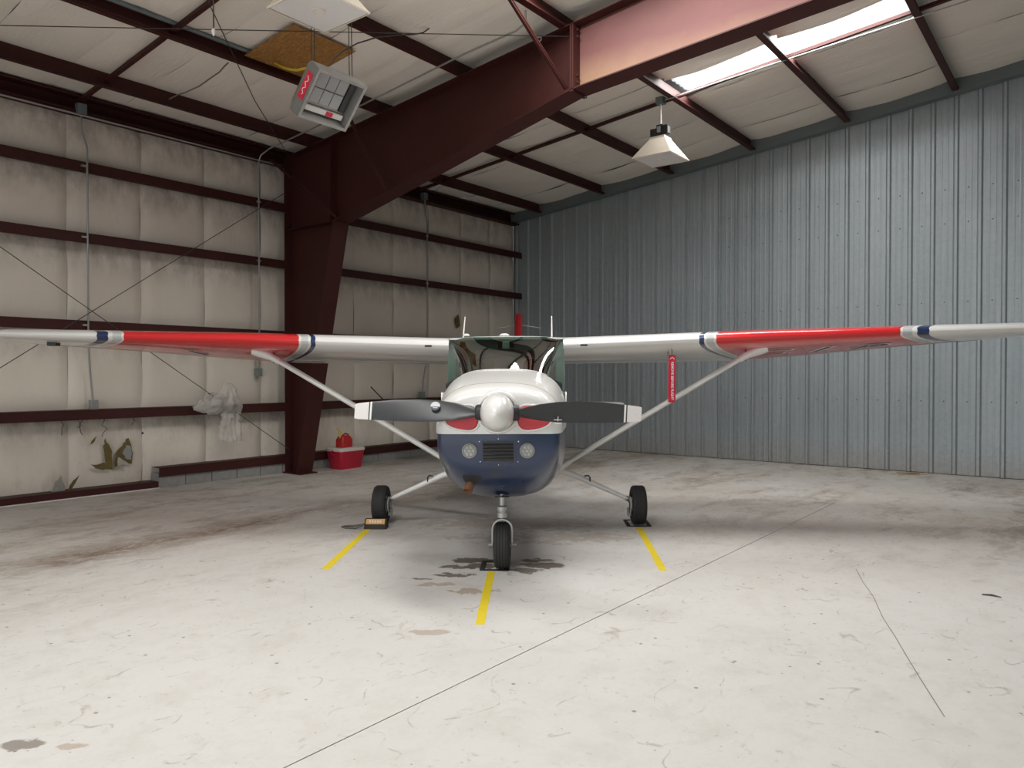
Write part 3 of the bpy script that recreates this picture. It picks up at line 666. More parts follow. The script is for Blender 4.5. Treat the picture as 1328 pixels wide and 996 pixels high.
# cooler with jerry can on top
co = empty('cooler', (.44, -5.33, 0), .04); tag(co, 'red picnic cooler with white lid standing by the column', 'cooler')
def rr(hx, hy, z, r=.04, n=4):
    out = []
    for cx_, cy_, a0 in ((hx-r, hy-r, 0), (-hx+r, hy-r, PI/2), (-hx+r, -hy+r, PI), (hx-r, -hy+r, 1.5*PI)):
        for k in range(n+1): a = a0+PI/2*k/n; out.append(V(cx_+r*math.cos(a), cy_+r*math.sin(a), z))
    return out
MB().loft([rr(.15, .225, 0), rr(.155, .235, .02), rr(.185, .27, .285), rr(.185, .27, .30)], True, True, True).build('body', 'cooler_red', co, smooth=40)
MB().loft([rr(.19, .275, .30), rr(.195, .28, .31), rr(.195, .28, .345), rr(.175, .26, .358)], True, True, True).build('lid', 'cooler_white', co, smooth=40)
MB().tube([(.0, -.27, .24), (.0, -.31, .25), (.0, -.31, .30), (0, -.285, .31)], .012, 6).build('handle', 'cooler_red', co, smooth=60)
jc = empty('fuel_can', (.45, -5.37, .358), .12); tag(jc, 'small red fuel can with yellow spout on the cooler lid', 'fuel can')
MB().loft([rr(.085, .12, 0, .03), rr(.09, .125, .02, .03), rr(.09, .125, .13, .03), rr(.06, .10, .19, .03), rr(.035, .05, .20, .02)], True, True, True).build('can_body', 'can_red', jc, smooth=40)
MB().tube([(0, .10, .16), (0, .09, .215), (0, .02, .232), (0, -.03, .21)], .014, 8).build('handle', 'can_red', jc, smooth=60)
MB().tube([(0, -.09, .16), (0, -.105, .22), (0, -.115, .30), (0, -.135, .325), (0, -.18, .33)], [.022, .018, .014, .011, .009], 8).build('spout', 'spout_yellow', jc, smooth=60)
MB().lathe([(.026, 0), (.026, .03)], (0, -.088, .15), (0, -.1, 1), 12).build('cap', 'spout_yellow', jc, smooth=40)

# ================================================================== THE AIRPLANE
psi = math.radians(1.75); lat, dpt = -.104, 5.7
RT = V(math.cos(YAW), math.sin(YAW), 0); FW = V(-math.sin(YAW), math.cos(YAW), 0)
org = V(CAM.x, CAM.y, 0)+RT*lat+FW*dpt; RZ = YAW-psi
pl = empty('airplane', org); pl.rotation_euler = (0, -.0044, RZ)
tag(pl, 'white red and blue high-wing single-engine propeller airplane parked in hangar', 'airplane')
def toworld(x, y, z=0): return org+Matrix.Rotation(RZ, 3, 'Z') @ V(x, y, z)
def sgnpow(c, p): return math.copysign(abs(c)**p, c)
# --- upper cowl (white)
def arc_up(w, zt, y, n, zl=1.145, k=28, drop=0.0, yf=None):
    out = []
    for i in range(k+1):
        t = PI*(1-i/k); x = w*sgnpow(math.cos(t), 2/n); z = zl+(zt-zl)*abs(math.sin(t))**(2/n)
        out.append(V(x, y+(yf(x, z) if yf else 0), z))
    return out
up = [arc_up(.40, 1.435, .075, 2.8), arc_up(.455, 1.475, .10, 2.8), arc_up(.482, 1.505, .17, 2.8), arc_up(.50, 1.53, .28, 2.8), arc_up(.52, 1.565, .5, 3.0), arc_up(.547, 1.605, .8, 3.1), arc_up(.565, 1.640, 1.15, 3.2)]
m = MB(); m.loft(up, False); b = len(m.v); m.v.append((0, .07, 1.29)); n0 = len(up[0])
for i in range(n0-1): m.f.append((i, i+1, b))
m.f.append((n0-1, 0, b))
# underside lip of the nose bowl
m.loft([[V(-.40, .075, 1.145), V(.40, .075, 1.145)], [V(-.482, .17, 1.145), V(.482, .17, 1.145)], [V(-.52, .5, 1.145), V(.52, .5, 1.145)]], False)
uc = m.build('upper_cowl', 'white_paint', pl, smooth=50)
# seam of the nose bowl
MB().tube([p+V(0, 0, .001) for p in arc_up(.502, 1.533, .29, 2.8)], .0012, 4).build('cowl_seam', 'lead_grey', uc)
MB().lathe([(.172, .09), (.168, .06), (.160, .040), (.15, .036)], (0, 0, 1.313), (0, 1, 0), 40, False, True).build('cowl_ring', 'white_paint', pl, smooth=50)
# --- lower cowl (blue)
def arc_dn(w, zb, y, n, zl=1.143, k=28):
    return [V(w*sgnpow(math.cos(PI*(1-i/k)), 2/n), y, zl-(zl-zb)*abs(math.sin(PI*i/k))**(2/n)) for i in range(k+1)]
dn = [arc_dn(.43, .92, .115, 3.4), arc_dn(.455, .885, .125, 3.4), arc_dn(.475, .82, .17, 3.2), arc_dn(.495, .725, .30, 3.0), arc_dn(.522, .62, .5, 2.8), arc_dn(.550, .548, .8, 2.75), arc_dn(.565, .535, 1.15, 2.8)]
m = MB(); m.loft(dn, False); m.f.append(tuple(range(len(dn[0]))))
lc = m.build('lower_cowl', 'blue_cowl_paint', pl, smooth=45)
MB().lathe([(.06, 0), (.06, .012)], (.008, .545, .585), (0, .15, 1), 20).build('strut_opening', 'black_plastic', lc)
for sx in (-1, 1):
    e = .012; y0 = .113
    ll = MB().lathe([(.058, 0), (.058, -.008), (.050, -.012), (.049, -.002), (.0, .0)], (sx*.222, y0, 1.014), (0, 1, 0), 28, False, False).build('landing_light', 'lead_grey', pl, smooth=40)
    MB().lathe([(.049, .0), (.047, -.008)], (sx*.222, y0, 1.014), (0, 1, 0), 24)  .build('lens', 'lamp_lens', ll, smooth=40)
    MB().lathe([(.061, .004), (.061, -.003), (.057, -.005)], (sx*.222, y0, 1.014), (0, 1, 0), 28, False, False).build('bezel', 'black_plastic', ll, smooth=40)
    for k in range(7):
        a = 2*PI*k/6; r = .030 if k < 6 else 0
        MB().lathe([(.011, 0), (.009, -.005), (.004, -.007)], (sx*.222+r*math.cos(a), y0-.008, 1.014+r*math.sin(a)), (0, 1, 0), 10).build('bulb', 'bulb_silver', ll, smooth=60)
g = MB().box(-.120, .120, .108, .118, .931, 1.078).build('inlet_grille', 'black_plastic', pl, label='dark rectangular grille under the spinner')
fm = MB(); fm.box(-.125, .125, .100, .114, 1.076, 1.086); fm.box(-.125, .125, .104, .114, .925, .933); fm.box(-.125, -.117, .104, .114, .925, 1.08); fm.box(.117, .125, .104, .114, .925, 1.08); fm.build('grille_frame', 'decal_dark', g)
for k in range(5): MB().obox((0, .106, .955+.026*k), (.116, 0, 0), (0, .008, -.006), (0, .0012, .0016)).build('grille_slat', 'grille_bronze', g)
for (sx, z) in ((-.145, 1.085), (.155, 1.085), (.0, 1.105), (-.14, .93), (.15, .93), (0, .905)): MB().lathe([(.006, 0), (.004, -.004)], (sx, .1145, z), (0, 1, 0), 8).build('fastener', 'chrome', lc)
# exhaust
MB().lathe([(.075, 0), (.07, -.004)], (-.213, .214, .790), V(.12, .75, .55), 20).build('exhaust_opening', 'black_plastic', lc)
MB().tube([(-.205, .42, .86), (-.220, .29, .775), (-.248, .225, .685)], [.034, .034, .034], 14, False).build('exhaust_pipe', 'rust', pl, smooth=60, solid=.004)
# --- cabin and tail
def ring(w, zt, zb, y, nt=3.4, nb=3.0, zm=None, k=40):
    zm = zm if zm is not None else (zt+zb)/2; out = []
    for i in range(k):
        t = 2*PI*i/k; c, s_ = math.cos(t), math.sin(t); n = nt if s_ >= 0 else nb
        out.append(V(w*sgnpow(c, 2/n), y, zm+((zt-zm) if s_ >= 0 else (zm-zb))*sgnpow(s_, 2/n)))
    return out
# lower cabin tub
def tub(w, zb, y, zs, k=24, n=3.0): return [V(w*sgnpow(math.cos(PI*(1-i/k)), 2/n), y, zs-(zs-zb)*abs(math.sin(PI*i/k))**(2/n)) for i in range(k+1)]
m = MB().loft([tub(.563, .552, 1.15, 1.44), tub(.572, .56, 1.5, 1.43), tub(.578, .57, 2.3, 1.42), tub(.565, .62, 3.2, 1.42), tub(.53, .68, 3.7, 1.46)], False)
m.build('cabin_body', 'fuselage_paint', pl, smooth=50, solid=.01)
m = MB().loft([ring(.53, 1.95, .68, 3.65, zm=1.4), ring(.42, 1.75, .80, 4.6, zm=1.35), ring(.30, 1.58, .92, 5.7, zm=1.27), ring(.17, 1.44, 1.02, 7.0, zm=1.22), ring(.05, 1.36, 1.1, 7.7, zm=1.2)], True, True, True)
m.build('tail_cone', 'fuselage_paint', pl, smooth=50)
# firewall closing the cabin below the glass
MB().prism([(p.x*.97, 1.16, p.z-.01) for p in arc_up(.563, 1.635, 1.16, 3.2)]+[(p.x*.97, 1.16, p.z+.01) for p in arc_dn(.562, .55, 1.15, 2.8)[::-1]], (0, .01, 0)).build('firewall', 'interior_dark', pl)
# cabin roof between the wings
def roofring(y, zt, w=.575): return [V(-w, y, zt-.02), V(-w, y, zt-.008), V(-.3, y, zt+.008), V(0, y, zt+.012), V(.3, y, zt+.008), V(w, y, zt-.008), V(w, y, zt-.02)]
m = MB().loft([roofring(1.735, 1.962, .55), roofring(1.80, 1.968), roofring(2.2, 1.985), roofring(3.0, 1.975), roofring(3.7, 1.93)], True, True, True); m.build('cabin_roof', 'white_paint', pl, smooth=50)
for (x, y, s_) in ((-.02, 1.86, .05), (-.40, 1.85, .035)): MB().lathe([(s_, 0), (s_*.95, .012), (s_*.5, .022)], (x, y, 1.985), (0, 0, 1), 16).build('roof_fitting', 'white_paint', pl, smooth=60)
# windshield
def wsp(u, v):    # u -1..1 across, v 0 bottom .. 1 top
    a = abs(u); xb = .566*math.copysign(1-(1-a)**1.0, u) if a else 0
    zb = 1.145+(1.640-1.145)*(max(0, 1-a**3.2))**(1/3.2); zb = max(zb, 1.42); yb = 1.15+.42*a**3
    zt = 1.966; yt = 1.725+.06*a**4; xt = .566*u
    x = xb+(xt-xb)*v; y = yb+(yt-yb)*v; z = zb+(zt-zb)*v
    bul = math.sin(PI*v)*.025*(1-a**4)
    return V(x, y-bul, z+bul*.6)
m = MB().grid(lambda u, v: wsp(u*2-1, v), 40, 14); m.build('windshield', 'green_windshield', pl, smooth=80, label='green tinted wraparound windshield')
MB().tube([wsp(-.96+1.92*i/40, 0)+V(0, -.004, .002) for i in range(41)], .007, 6).build('windshield_strip', 'white_paint', pl, smooth=60)
for sx in (-1, 1):
    pts = [wsp(sx, i/10) for i in range(11)]
    MB().loft([[p+V(-sx*.006, .012, 0), p+V(sx*.004, .04, 0), p+V(sx*.0, .13, 0), p+V(-sx*.075, .05, 0)] for p in pts], True, True, True).build('windshield_post', 'post_grey', pl, smooth=40)
    MB().box(sx*.55-.012, sx*.55+.012, 2.50, 2.58, 1.40, 1.97).build('door_post', 'white_paint', pl)
    MB().box(sx*.55-.012, sx*.55+.012, 3.55, 3.68, 1.40, 1.95).build('door_post', 'white_paint', pl)
    MB().prism([(sx*.566, 1.60, 1.43), (sx*.566, 2.5, 1.43), (sx*.566, 2.5, 1.94), (sx*.566, 1.85, 1.94)], (sx*.003, 0, 0)).build('side_window', 'clear_pane', pl)
    MB().prism([(sx*.566, 2.58, 1.43), (sx*.54, 3.56, 1.45), (sx*.54, 3.56, 1.90), (sx*.566, 2.58, 1.94)], (sx*.003, 0, 0)).build('side_window', 'clear_pane', pl)
    # seat
    st = MB(); st.loft([[V(sx*.27+dx*w, 2.35+lean, z) for dx in (-1, 1)]+[V(sx*.27+dx*w, 2.47+lean, z) for dx in (1, -1)] for (w, lean, z) in ((.20, 0, .95), (.21, .03, 1.2), (.19, .07, 1.45), (.12, .09, 1.56), (.11, .11, 1.72), (.09, .11, 1.76))], True, True, True); st.box(sx*.27-.21, sx*.27+.21, 1.95, 2.40, .9, 1.02)
    st.build('seat', 'interior_dark', pl, bevel=.02)
MB().prism([(-.53, 1.2, 1.52), (-.40, 1.19, 1.59), (.0, 1.18, 1.615), (.40, 1.19, 1.59), (.53, 1.2, 1.52), (.53, 1.2, 1.2), (-.53, 1.2, 1.2)], (0, .38, -.01)).build('instrument_panel', 'interior_dark', pl, bevel=.01)
MB().box(-.54, .54, 1.80, 3.6, 1.925, 1.94).build('headliner', 'interior_grey', pl)
MB().obox((0, 1.74, 1.885), (.035, 0, 0), (0, .02, 0), (0, 0, .035)).build('compass', 'sealant_white', pl, bevel=.006)
for sx in (-1, 1): MB().obox((sx*.24, 1.80, 1.885), (.16, 0, 0), (0, .004, 0), (0, .015, .045)).build('sun_visor', 'interior_grey', pl, bevel=.004)
# --- wings
def foil(x, yl, zl, c, zt, tk=.12, n=20):
    pts = []
    def yt(t): return 5*tk*(.2969*math.sqrt(t)-.126*t-.3516*t*t+.2843*t**3-.1036*t**4)
    def cm(t): return .02/.16*(.8*t-t*t) if t < .4 else .02/.36*(.2+.8*t-t*t)
    ts = [.5*(1-math.cos(PI*i/n)) for i in range(n+1)]
    for t in reversed(ts): pts.append((t, cm(t)+yt(t)))
    for t in ts[1:-1]: pts.append((t, cm(t)-yt(t)))
    return [V(x, yl+t*c, zl+(zt-zl)*t+h*c) for t, h in pts]
ST = [(.56,1.70,1.885,1.63,1.722,.12),(1.3,1.70,1.912,1.63,1.73,.12),(2.0,1.70,1.938,1.63,1.738,.12),(2.58,1.70,1.960,1.62,1.748,.12),(3.4,1.735,1.985,1.46,1.805,.12),(4.3,1.775,2.010,1.29,1.885,.118),(5.1,1.81,2.030,1.14,1.95,.115),(5.36,1.86,2.035,1.03,1.965,.10),(5.47,1.96,2.038,.86,1.98,.05)]
def interp(x, j):
    for a, b in zip(ST, ST[1:]):
        if x <= b[0]: return a[j]+(b[j]-a[j])*(x-a[0])/(b[0]-a[0])
    return ST[-1][j]
def under(x, y):
    x = abs(x); yl, zl, c, zt = (interp(x, j) for j in (1, 2, 3, 4)); t = max(0, min(1, (y-yl)/c)); tk = .12
    yt = 5*tk*(.2969*math.sqrt(t)-.126*t-.3516*t*t+.2843*t**3-.1036*t**4); cm = .02/.16*(.8*t-t*t) if t < .4 else .02/.36*(.2+.8*t-t*t)
    return zl+(zt-zl)*t+(cm-yt)*c
wings = {}
for sx in (-1, 1):
    m = MB().loft([foil(sx*s[0], *s[1:]) for s in ST], True, True, True)
    w = wings[sx] = m.build('wing', 'wing_paint', pl, smooth=40)
    # cabin air slot in the leading edge, tie-down ring
    MB().box(sx*.76-.034, sx*.76+.034, 1.695, 1.72, 1.872, 1.890).build('air_slot', 'black_plastic', w)
    MB().tube([(sx*2.43, 2.10, under(2.43, 2.1)+.01), (sx*2.43, 2.10, under(2.43, 2.1)-.04), (sx*2.43, 2.14, under(2.43, 2.1)-.075), (sx*2.43, 2.10, under(2.43, 2.1)-.10)], .008, 6).build('tie_down_ring', 'wire_dark', w)
    # flap and aileron hinge lines
    for (xa, xb, fr_) in ((.62, 2.55, .70), (2.6, 5.05, .74)):
        q = []
        for i in range(9):
            x = xa+(xb-xa)*i/8; y = interp(x, 1)+fr_*interp(x, 3); q.append(V(sx*x, y, under(x, y)))
        MB().loft([[p+V(0, -.006, -.003), p+V(0, .006, -.003), p+V(0, .006, .004), p+V(0, -.006, .004)] for p in q], True, True, True).build('hinge_gap', 'lead_grey', w)
# pale fairing box (pitot, light) under the outer wing
MB().box(-4.78, -4.68, 2.02, 2.10, under(4.7, 2.05)-.03, under(4.7, 2.05)+.01).build('wing_vent', 'black_plastic', wings[-1], bevel=.006)
# registration lettering below the wings
def letters(txt, size, x0, y0, sx, outline=.030):
    for off, mat, dz in ((outline, 'white_print', -.003), (0, 'decal_dark', -.0055)):
        me = text_mesh(txt, size, off, mat)
        bm = bmesh.new(); bm.from_mesh(me); bmesh.ops.triangulate(bm, faces=bm.faces); bmesh.ops.subdivide_edges(bm, edges=[e for e in bm.edges if e.calc_length() > .12], cuts=3, use_grid_fill=False)
        for v in bm.verts:
            X = x0+v.co.x; Y = y0-v.co.y; v.co = V(X, Y, under(X, Y)+dz)
        bm.to_mesh(me); bm.free()
        child(me, 'lettering', wings[sx])
letters('C 1 P', .62, 3.22, 2.36, 1); letters('1', .62, -3.35, 2.42, -1)
# --- struts
for sx in (-1, 1):
    a, b = V(sx*.57, 2.30, .64), V(sx*2.54, 2.12, under(2.54, 2.12)+.01)
    d = (b-a).normalized(); ch = V(0, 1, 0); ch = (ch-d*ch.dot(d)).normalized(); nn = d.cross(ch)
    def sec(p, c, t): return [p+ch*c*math.cos(th)+nn*t*math.sin(th) for th in [2*PI*i/16 for i in range(16)]]
    s_ = MB().loft([sec(a, .055, .027), sec(a+(b-a)*.06, .055, .027), sec(b, .055, .027)], True, True, True).build('wing_strut', 'strut_white', pl, smooth=60)
    MB().loft([sec(b-d*.20, .062, .034), sec(b-d*.10, .075, .042), sec(b-d*.02+V(sx*.02, 0, 0), .12, .06), sec(b+d*.05+V(sx*.03, 0, 0), .15, .07)], True, True, True).build('strut_fairing', 'strut_white', s_, smooth=60)
    MB().loft([sec(a-d*.06, .075, .05), sec(a+d*.03, .072, .042), sec(a+d*.10, .06, .03)], True, True, True).build('strut_cuff', 'strut_white', s_, smooth=60)
    # main gear leg
    p0, p1, p2 = V(sx*.50, 2.27, .60), V(sx*.70, 2.28, .535), V(sx*1.26, 2.38, .275)
    lg = MB().tube([p0, p1, p1+(p2-p1)*.5, p2], [.036, .030, .026, .022], 14).build('gear_leg', 'strut_white', pl, smooth=60)
    q = p1+(p2-p1)*.28; MB().tube([q+V(0, -.02, .0), q+V(0, -.03, .05), q+V(-sx*.02, -.05, .075), q+V(-sx*.06, -.06, .07)], .008, 6).build('step_bracket', 'wire_dark', lg, smooth=60)
    # wheel
    C = V(sx*1.375, 2.40, .207); R0 = .207
    prof = [(.10, -.052), (.125, -.068), (.165, -.076), (.190, -.068), (.2015, -.052)]
    for gx in (-.036, -.012, .012, .036): prof += [(.2045, gx-.006), (.2005, gx-.0045), (.2005, gx+.0045), (.2045, gx+.006)]
    prof += [(.2015, .052), (.190, .068), (.165, .076), (.125, .068), (.10, .052)]
    wh = MB().lathe(prof, C, (1, 0, 0), 40, False, False).build('main_wheel', 'black_rubber', pl, smooth=35)
    MB().lathe([(.02, -.065), (.05, -.060), (.06, -.045), (.10, -.050), (.105, -.040), (.105, .040), (.10, .050), (.06, .045), (.05, .060), (.02, .065)], C, (1, 0, 0), 28).build('hub', 'sealant_white', wh, smooth=40)
    MB().lathe([(.085, -.004), (.085, .004)], C-V(sx*.082, 0, 0), (1, 0, 0), 28).build('brake_disc', 'sealant_white', wh, smooth=40)
    MB().box(C.x-sx*.095-.02, C.x-sx*.095+.02, 2.36, 2.44, .09, .17).build('brake_caliper', 'steel_grey', wh, bevel=.006)
    MB().tube([p2+V(-sx*.02, 0, .01), V(C.x-sx*.07, 2.40, .25), C-V(sx*.03, 0, 0)], [.026, .030, .026], 12).build('axle_fitting', 'steel_grey', wh, smooth=50)
    MB().tube([p2+V(0, -.02, .0), p2+V(sx*.02, -.04, -.05), V(C.x-sx*.10, 2.36, .13)], .006, 6).build('brake_line', 'wire_dark', wh)
# --- nose gear
NC = V(0.008, .55, .190); NX = .008
prof = [(.08, -.045), (.11, -.060), (.145, -.068), (.17, -.062), (.184, -.05)]
for gx in (-.036, -.012, .012, .036): prof += [(.188, gx-.006), (.1835, gx-.0045), (.1835, gx+.0045), (.188, gx+.006)]
prof += [(.184, .05), (.17, .062), (.145, .068), (.11, .060), (.08, .045)]
nw = MB().lathe(prof, NC, (1, 0, 0), 40, False, False).build('nose_wheel', 'black_rubber', pl, smooth=35)
MB().lathe([(.02, -.055), (.05, -.05), (.085, -.045), (.085, .045), (.05, .05), (.02, .055)], NC, (1, 0, 0), 24).build('hub', 'sealant_white', nw, smooth=40)
MB().tube([NC-V(.115, 0, 0), NC+V(.115, 0, 0)], .014, 10).build('axle', 'steel_grey', nw)
fk = []
for i in range(17):
    t = i/16
    if t < .25: fk.append(V(NX-.088, .55, .185+.14*t/.25))
    elif t > .75: fk.append(V(NX+.088, .55, .185+.14*(1-t)/.25))
    else: a = PI*(1-(t-.25)/.5); fk.append(V(NX+.088*math.cos(a), .55, .325+.088*math.sin(a)))
m = MB().loft([[p+q for q in ((V(0, -.03, 0)), (V(0, .03, 0)))]+[p+(V(NX, .55, .29)-p).normalized()*.014+q for q in (V(0, .03, 0), V(0, -.03, 0))] for p in fk], True, True, True)
ng = m.build('nose_fork', 'grey_metal', pl, smooth=50)
MB().lathe([(.022, 0), (.04, .01), (.04, .05), (.034, .055), (.034, .065), (.042, .07), (.042, .10), (.03, .105), (.022, .11), (.022, .32)], (NX, .55, .41), (0, 0, 1), 20).build('nose_strut', 'grey_metal', pl, smooth=40)
MB().lathe([(.018, 0), (.018, .12)], (NX, .55, .52), (0, 0, 1), 16).build('oleo_piston', 'chrome', ng, smooth=60)
for z0, z1 in ((.45, .53), (.53, .61)):
    MB().beam((NX, .59, z0), (NX, .64 if z0 < .5 else .59, z1), .04, .012, up=(0, 1, 0)).build('torque_link', 'steel_grey', ng)
# --- propeller
HZ = 1.313; tilt = .014
hub = MB().lathe([(.012, -.285), (.045, -.262), (.085, -.225), (.115, -.17), (.134, -.10), (.144, -.03), (.147, .035), (.13, .036)], (0, .0, HZ), (0, 1, 0), 48)
hub.v = [(v[0]*.91, v[1], v[2]) for v in hub.v]
hub = hub.build('spinner', 'white_paint', pl, smooth=50, label='glossy white spinner')
MB().lathe([(.1455, -.012), (.1485, -.010), (.1488, .030)], (0, 0, HZ), (0, 1, 0), 48, False, False).build('backplate', 'white_paint', hub, smooth=50)
CH = [(.115, .085, .085, 50, .0), (.16, .085, .075, 46, .0), (.22, .115, .048, 40, .002), (.32, .155, .030, 34, .005), (.45, .180, .024, 29, .008), (.60, .182, .019, 24, .010), (.78, .168, .014, 20, .008), (.95, .140, .011, 17, .004), (1.05, .122, .009, 16, .0), (1.076, .108, .006, 16, .0)]
for sx in (-1, 1):
    rings = []
    for (x, c, t, th, off) in CH:
        th = math.radians(th); ct, stn = math.cos(th), math.sin(th); rg_ = []
        for i in range(24):
            a = 2*PI*i/24; p = .5*c*math.cos(a); q = .5*t*math.sin(a)*(1 if x < .2 else (1 if math.sin(a) > 0 else .5))
            # chord runs up and aft/forward by the pitch; sign flips for the opposite blade
            z = p*ct*1.0; y = sx*p*stn*-1.0+q*1.0
            rg_.append(V(sx*x, y-.02, off+z))
        rings.append(rg_)
    o = MB().loft(rings, True, True, True).build('propeller_blade', 'blade_paint', pl, smooth=50)
    o.location = (0, 0, HZ); o.rotation_euler = (0, tilt, 0)
    # root cuff
    MB().tube([(sx*.10, -.02, 0), (sx*.150, -.02, 0), (sx*.165, -.02, 0)], [.062, .06, .048], 16).build('blade_cuff', 'black_plastic', o, smooth=40)
    d_ = MB(); y_ = -.045
    if sx < 0:
        th = math.radians(29); nrm = V(0, -math.cos(th), math.sin(th)*1)
        e_ = MB().lathe([(.036, 0), (.036, .002)], V(-.465, -.034, .045), V(0, -math.cos(th), math.sin(th)), 24).build('blade_decal', 'decal_silver', o)
        up3 = V(0, math.sin(th), math.cos(th)); n3 = V(0, -math.cos(th), math.sin(th)); c3 = V(-.465, -.034, .045)+n3*.003
        MB().prism([c3+V(.036*math.cos(a), 0, 0)+up3*.036*math.sin(a) for a in [PI+PI*.06+PI*.88*i/12 for i in range(13)]], n3*.0006).build('decal_print', 'decal_dark', o)
        MB().obox(c3+n3*.001-up3*.016, (.018, 0, 0), up3*.002, n3*.0004).build('decal_print', 'white_print', o)
    else:
        th = math.radians(29); up_ = V(0, -math.sin(th)*-1*-1, math.cos(th)); c_ = V(.455, -.018, -.045)
        up_ = V(0, math.sin(-th), math.cos(th)); nn = V(1, 0, 0).cross(up_)
        s2 = MB(); s2.obox(c_+nn*0.008, (.030, 0, 0), up_*.0022, nn*.001); s2.obox(c_+nn*0.008+up_*.008, (.0022, 0, 0), up_*.020, nn*.001); s2.obox(c_+nn*.008-up_*.030, (.026, 0, 0), up_*.004, nn*.001); s2.build('blade_decal', 'white_print', o)
# --- antennas, pitot, tail
for x in (-.47, .465):
    MB().tube([(x-(.02 if x < 0 else 0), 2.45, 1.97), (x-(.01 if x < 0 else 0), 2.47, 2.10), (x, 2.50, 2.225)], [.010, .008, .006], 8).build('antenna', 'white_paint', pl, smooth=60)
yp = 2.02; zp = under(1.632, yp)
MB().tube([(1.632, yp+.02, zp+.01), (1.632, yp, zp-.06), (1.632, yp-.05, zp-.08), (1.632, yp-.16, zp-.08)], .010, 8).build('pitot_tube', 'grey_metal', pl, smooth=60)
fin = MB().loft([[V(-.05, y0, z), V(-.07, (y0+y1)/2-.1, z), V(0, y1, z), V(.07, (y0+y1)/2-.1, z), V(.05, y0, z), V(0, y0-.05, z)] for (y0, y1, z) in ((6.1, 7.75, 1.35), (6.85, 7.95, 2.0), (7.25, 8.05, 2.60), (7.35, 8.0, 2.64))], True, True, True).build('tail_fin', 'fin_red', pl, smooth=40, label='red vertical tail fin')
for sx in (-1, 1):
    MB().tube([(0, 7.4, 2.46), (sx*.38, 7.75, 2.42)], .006, 6).build('whisker_antenna', 'white_paint', fin)
    MB().loft([foil(sx*s[0], s[1], 1.085, s[2], 1.06, .09, 10) for s in ((.05, 6.75, 1.15), (.9, 6.95, .92), (1.72, 7.15, .70), (1.79, 7.25, .5))], True, True, True).build('horizontal_stabilizer', 'white_paint', pl, smooth=40)

# ---- engine inlet plugs, remove-before-flight streamer: removable, so things of their own
for sx in (-1, 1):
    e = empty('inlet_plug', org); e.rotation_euler = pl.rotation_euler
    tag(e, 'red foam plug in the cowl inlet %s' % ('above the rusty exhaust pipe' if sx < 0 else 'on the spinner side away from the exhaust pipe'), 'inlet plug', 'red cowl inlet plugs')
    n_ = 28; out = []
    for i in range(n_):
        t = 2*PI*i/n_; x = .125*sgnpow(math.cos(t), 2/2.6); z = .086*sgnpow(math.sin(t), 2/2.6)*(1-.22*(x/.125))
        out.append((sx*(.275+x), z+1.268))
    f = MB().loft([[V(x, .16, z) for x, z in out], [V(x, .055, z) for x, z in out], [V(sx*.27+(x-sx*.27)*.93, .045, 1.268+(z-1.268)*.93) for x, z in out]], True, True, True)
    f.build('plug_body', 'red_plug', e, smooth=40)
    o2 = [(sx*.275+(x-sx*.275)*1.07, 1.268+(z-1.268)*1.08) for x, z in out]
    MB().tube([V(x, .066, z) for x, z in o2+o2[:1]], .011, 6, False).build('inlet_lip', 'white_paint', pl, smooth=60)
tg = empty('streamer_tag', toworld(1.632, yp-.16, 1.31)); tg.rotation_euler = (0, 0, RZ); tag(tg, 'red remove before flight streamer hanging from the pitot tube', 'streamer tag')
def fn(u, v): return ((u-.5)*.072, .010*math.sin(v*5)-.004*math.cos(u*6), .012+.47*v)
MB().grid(fn, 6, 16).build('ribbon', 'tag_red', tg, smooth=60, solid=.003)
me = text_mesh('REMOVE BEFORE FLIGHT', .034, .0006); o = child(me, 'lettering', tg, (0, -.018, .225)); o.rotation_euler = (PI/2, PI/2, 0)
MB().tube([(-.022, -.016, .44), (0, -.016, .46), (.022, -.016, .44)], .004, 4).build('arrow_mark', 'white_print', tg)
MB().tube([(0, 0, .475), (0, .0, .53), (0, .04, .55)], .003, 6).build('cord', 'wire_dark', tg)

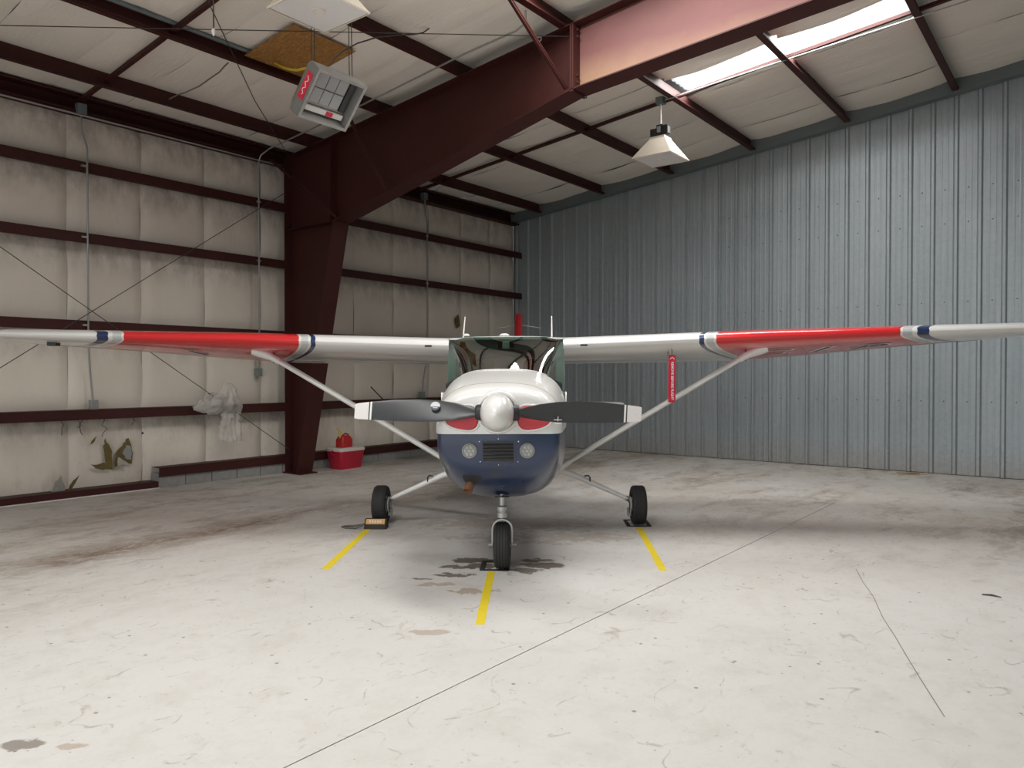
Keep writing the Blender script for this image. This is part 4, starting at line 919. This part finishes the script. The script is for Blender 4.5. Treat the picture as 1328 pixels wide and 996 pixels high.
# ================================================================== FLOOR THINGS
def tape(a, b, w, label):
    a = V(*a, 0); b = V(*b, 0); d = (b-a).normalized(); q = V(-d.y, d.x, 0)*w/2; n = 14; m = MB()
    L_ = []; R_ = []
    for i in range(n+1):
        p = a+(b-a)*i/n; j = rnd.uniform(-.003, .003); L_.append(p+q+V(j, j, .0)); R_.append(p-q+V(j, -j, .0))
    m.prism(L_+R_[::-1], (0, 0, .0015)); return tag(m.build('floor_tape', 'yellow_tape'), label, 'floor tape')
tape((5.619, -9.851), (4.62, -8.49), .066, 'yellow floor tape leading to the chocked main wheel')
tape((7.515, -10.128), (6.74, -9.07), .060, 'yellow floor tape leading to the nose wheel')
tape((7.833, -8.192), (6.86, -6.79), .063, 'yellow floor tape leading to the main wheel without a rubber chock')
def wheel_frame(x, y, hw, hl, label):
    e = empty('wheel_stop', toworld(x, y), RZ); tag(e, label, 'wheel stop')
    b = .042; h = .004
    for nm, (x0, x1, y0, y1) in (('front_rail', (-hw, hw, -hl, -hl+b)), ('rear_rail', (-hw, hw, hl-b, hl)), ('side_rail', (-hw, -hw+b, -hl+b, hl-b)), ('side_rail', (hw-b, hw, -hl+b, hl-b))):
        MB().box(x0, x1, y0, y1, 0, h).build(nm, 'black_rubber', e)
wheel_frame(-.055, .615, .12, .165, 'black rectangular wheel stop on the floor under the nose wheel')
wheel_frame(1.373, 2.47, .13, .19, 'black rectangular wheel stop on the floor under the unchocked main wheel')
ck = empty('wheel_chock', toworld(-1.375, 2.13), RZ); tag(ck, 'black rubber wheel chock with orange label and rope loop', 'wheel chock')
cp = [(-.07, 0), (.07, 0), (.065, .055), (.03, .10), (-.015, .10), (-.06, .045)]
m = MB().prism([(-.115, y, z) for y, z in cp], (.23, 0, 0)); m.build('body', 'black_rubber', ck, bevel=.006)
a, b = V(0, -.06, .045), V(0, -.015, .10); d = (b-a); nn = V(0, -d.z, d.y).normalized()
MB().obox((a+b)/2+nn*.003, (.098, 0, 0), d*.42, nn*.003).build('label_plate', 'chock_label', ck)
for k in range(5): MB().obox((a+b)/2+nn*.0065+V(-.055+.027*k, 0, 0), (.008, 0, 0), d*.2, nn*.0006).build('label_print', 'cooler_white', ck)
MB().tube([(-.11, .0, .05), (-.15, .03, .03), (-.24, .06, .012), (-.33, .04, .012), (-.36, .0, .012), (-.31, -.05, .012), (-.2, -.07, .012), (-.14, -.05, .03), (-.11, -.01, .05)], .009, 8).build('rope_loop', 'rope', ck, smooth=60)
# scraps
o = MB(); o.prism([(8.02, -.30, 0), (8.30, -.16, 0), (8.36, -.22, 0), (8.25, -.34, 0)], (0, 0, .01)); tag(o.build('board_scrap', 'osb_board'), 'small tan board scrap lying at the foot of the metal wall', 'scrap')
rod('twig', [(9.97, -7.40, .006), (10.03, -7.385, .008), (10.09, -7.40, .006)], [.004, .007, .003], 'wire_dark', 'dark curled twig lying alone on the open concrete', 'twig')
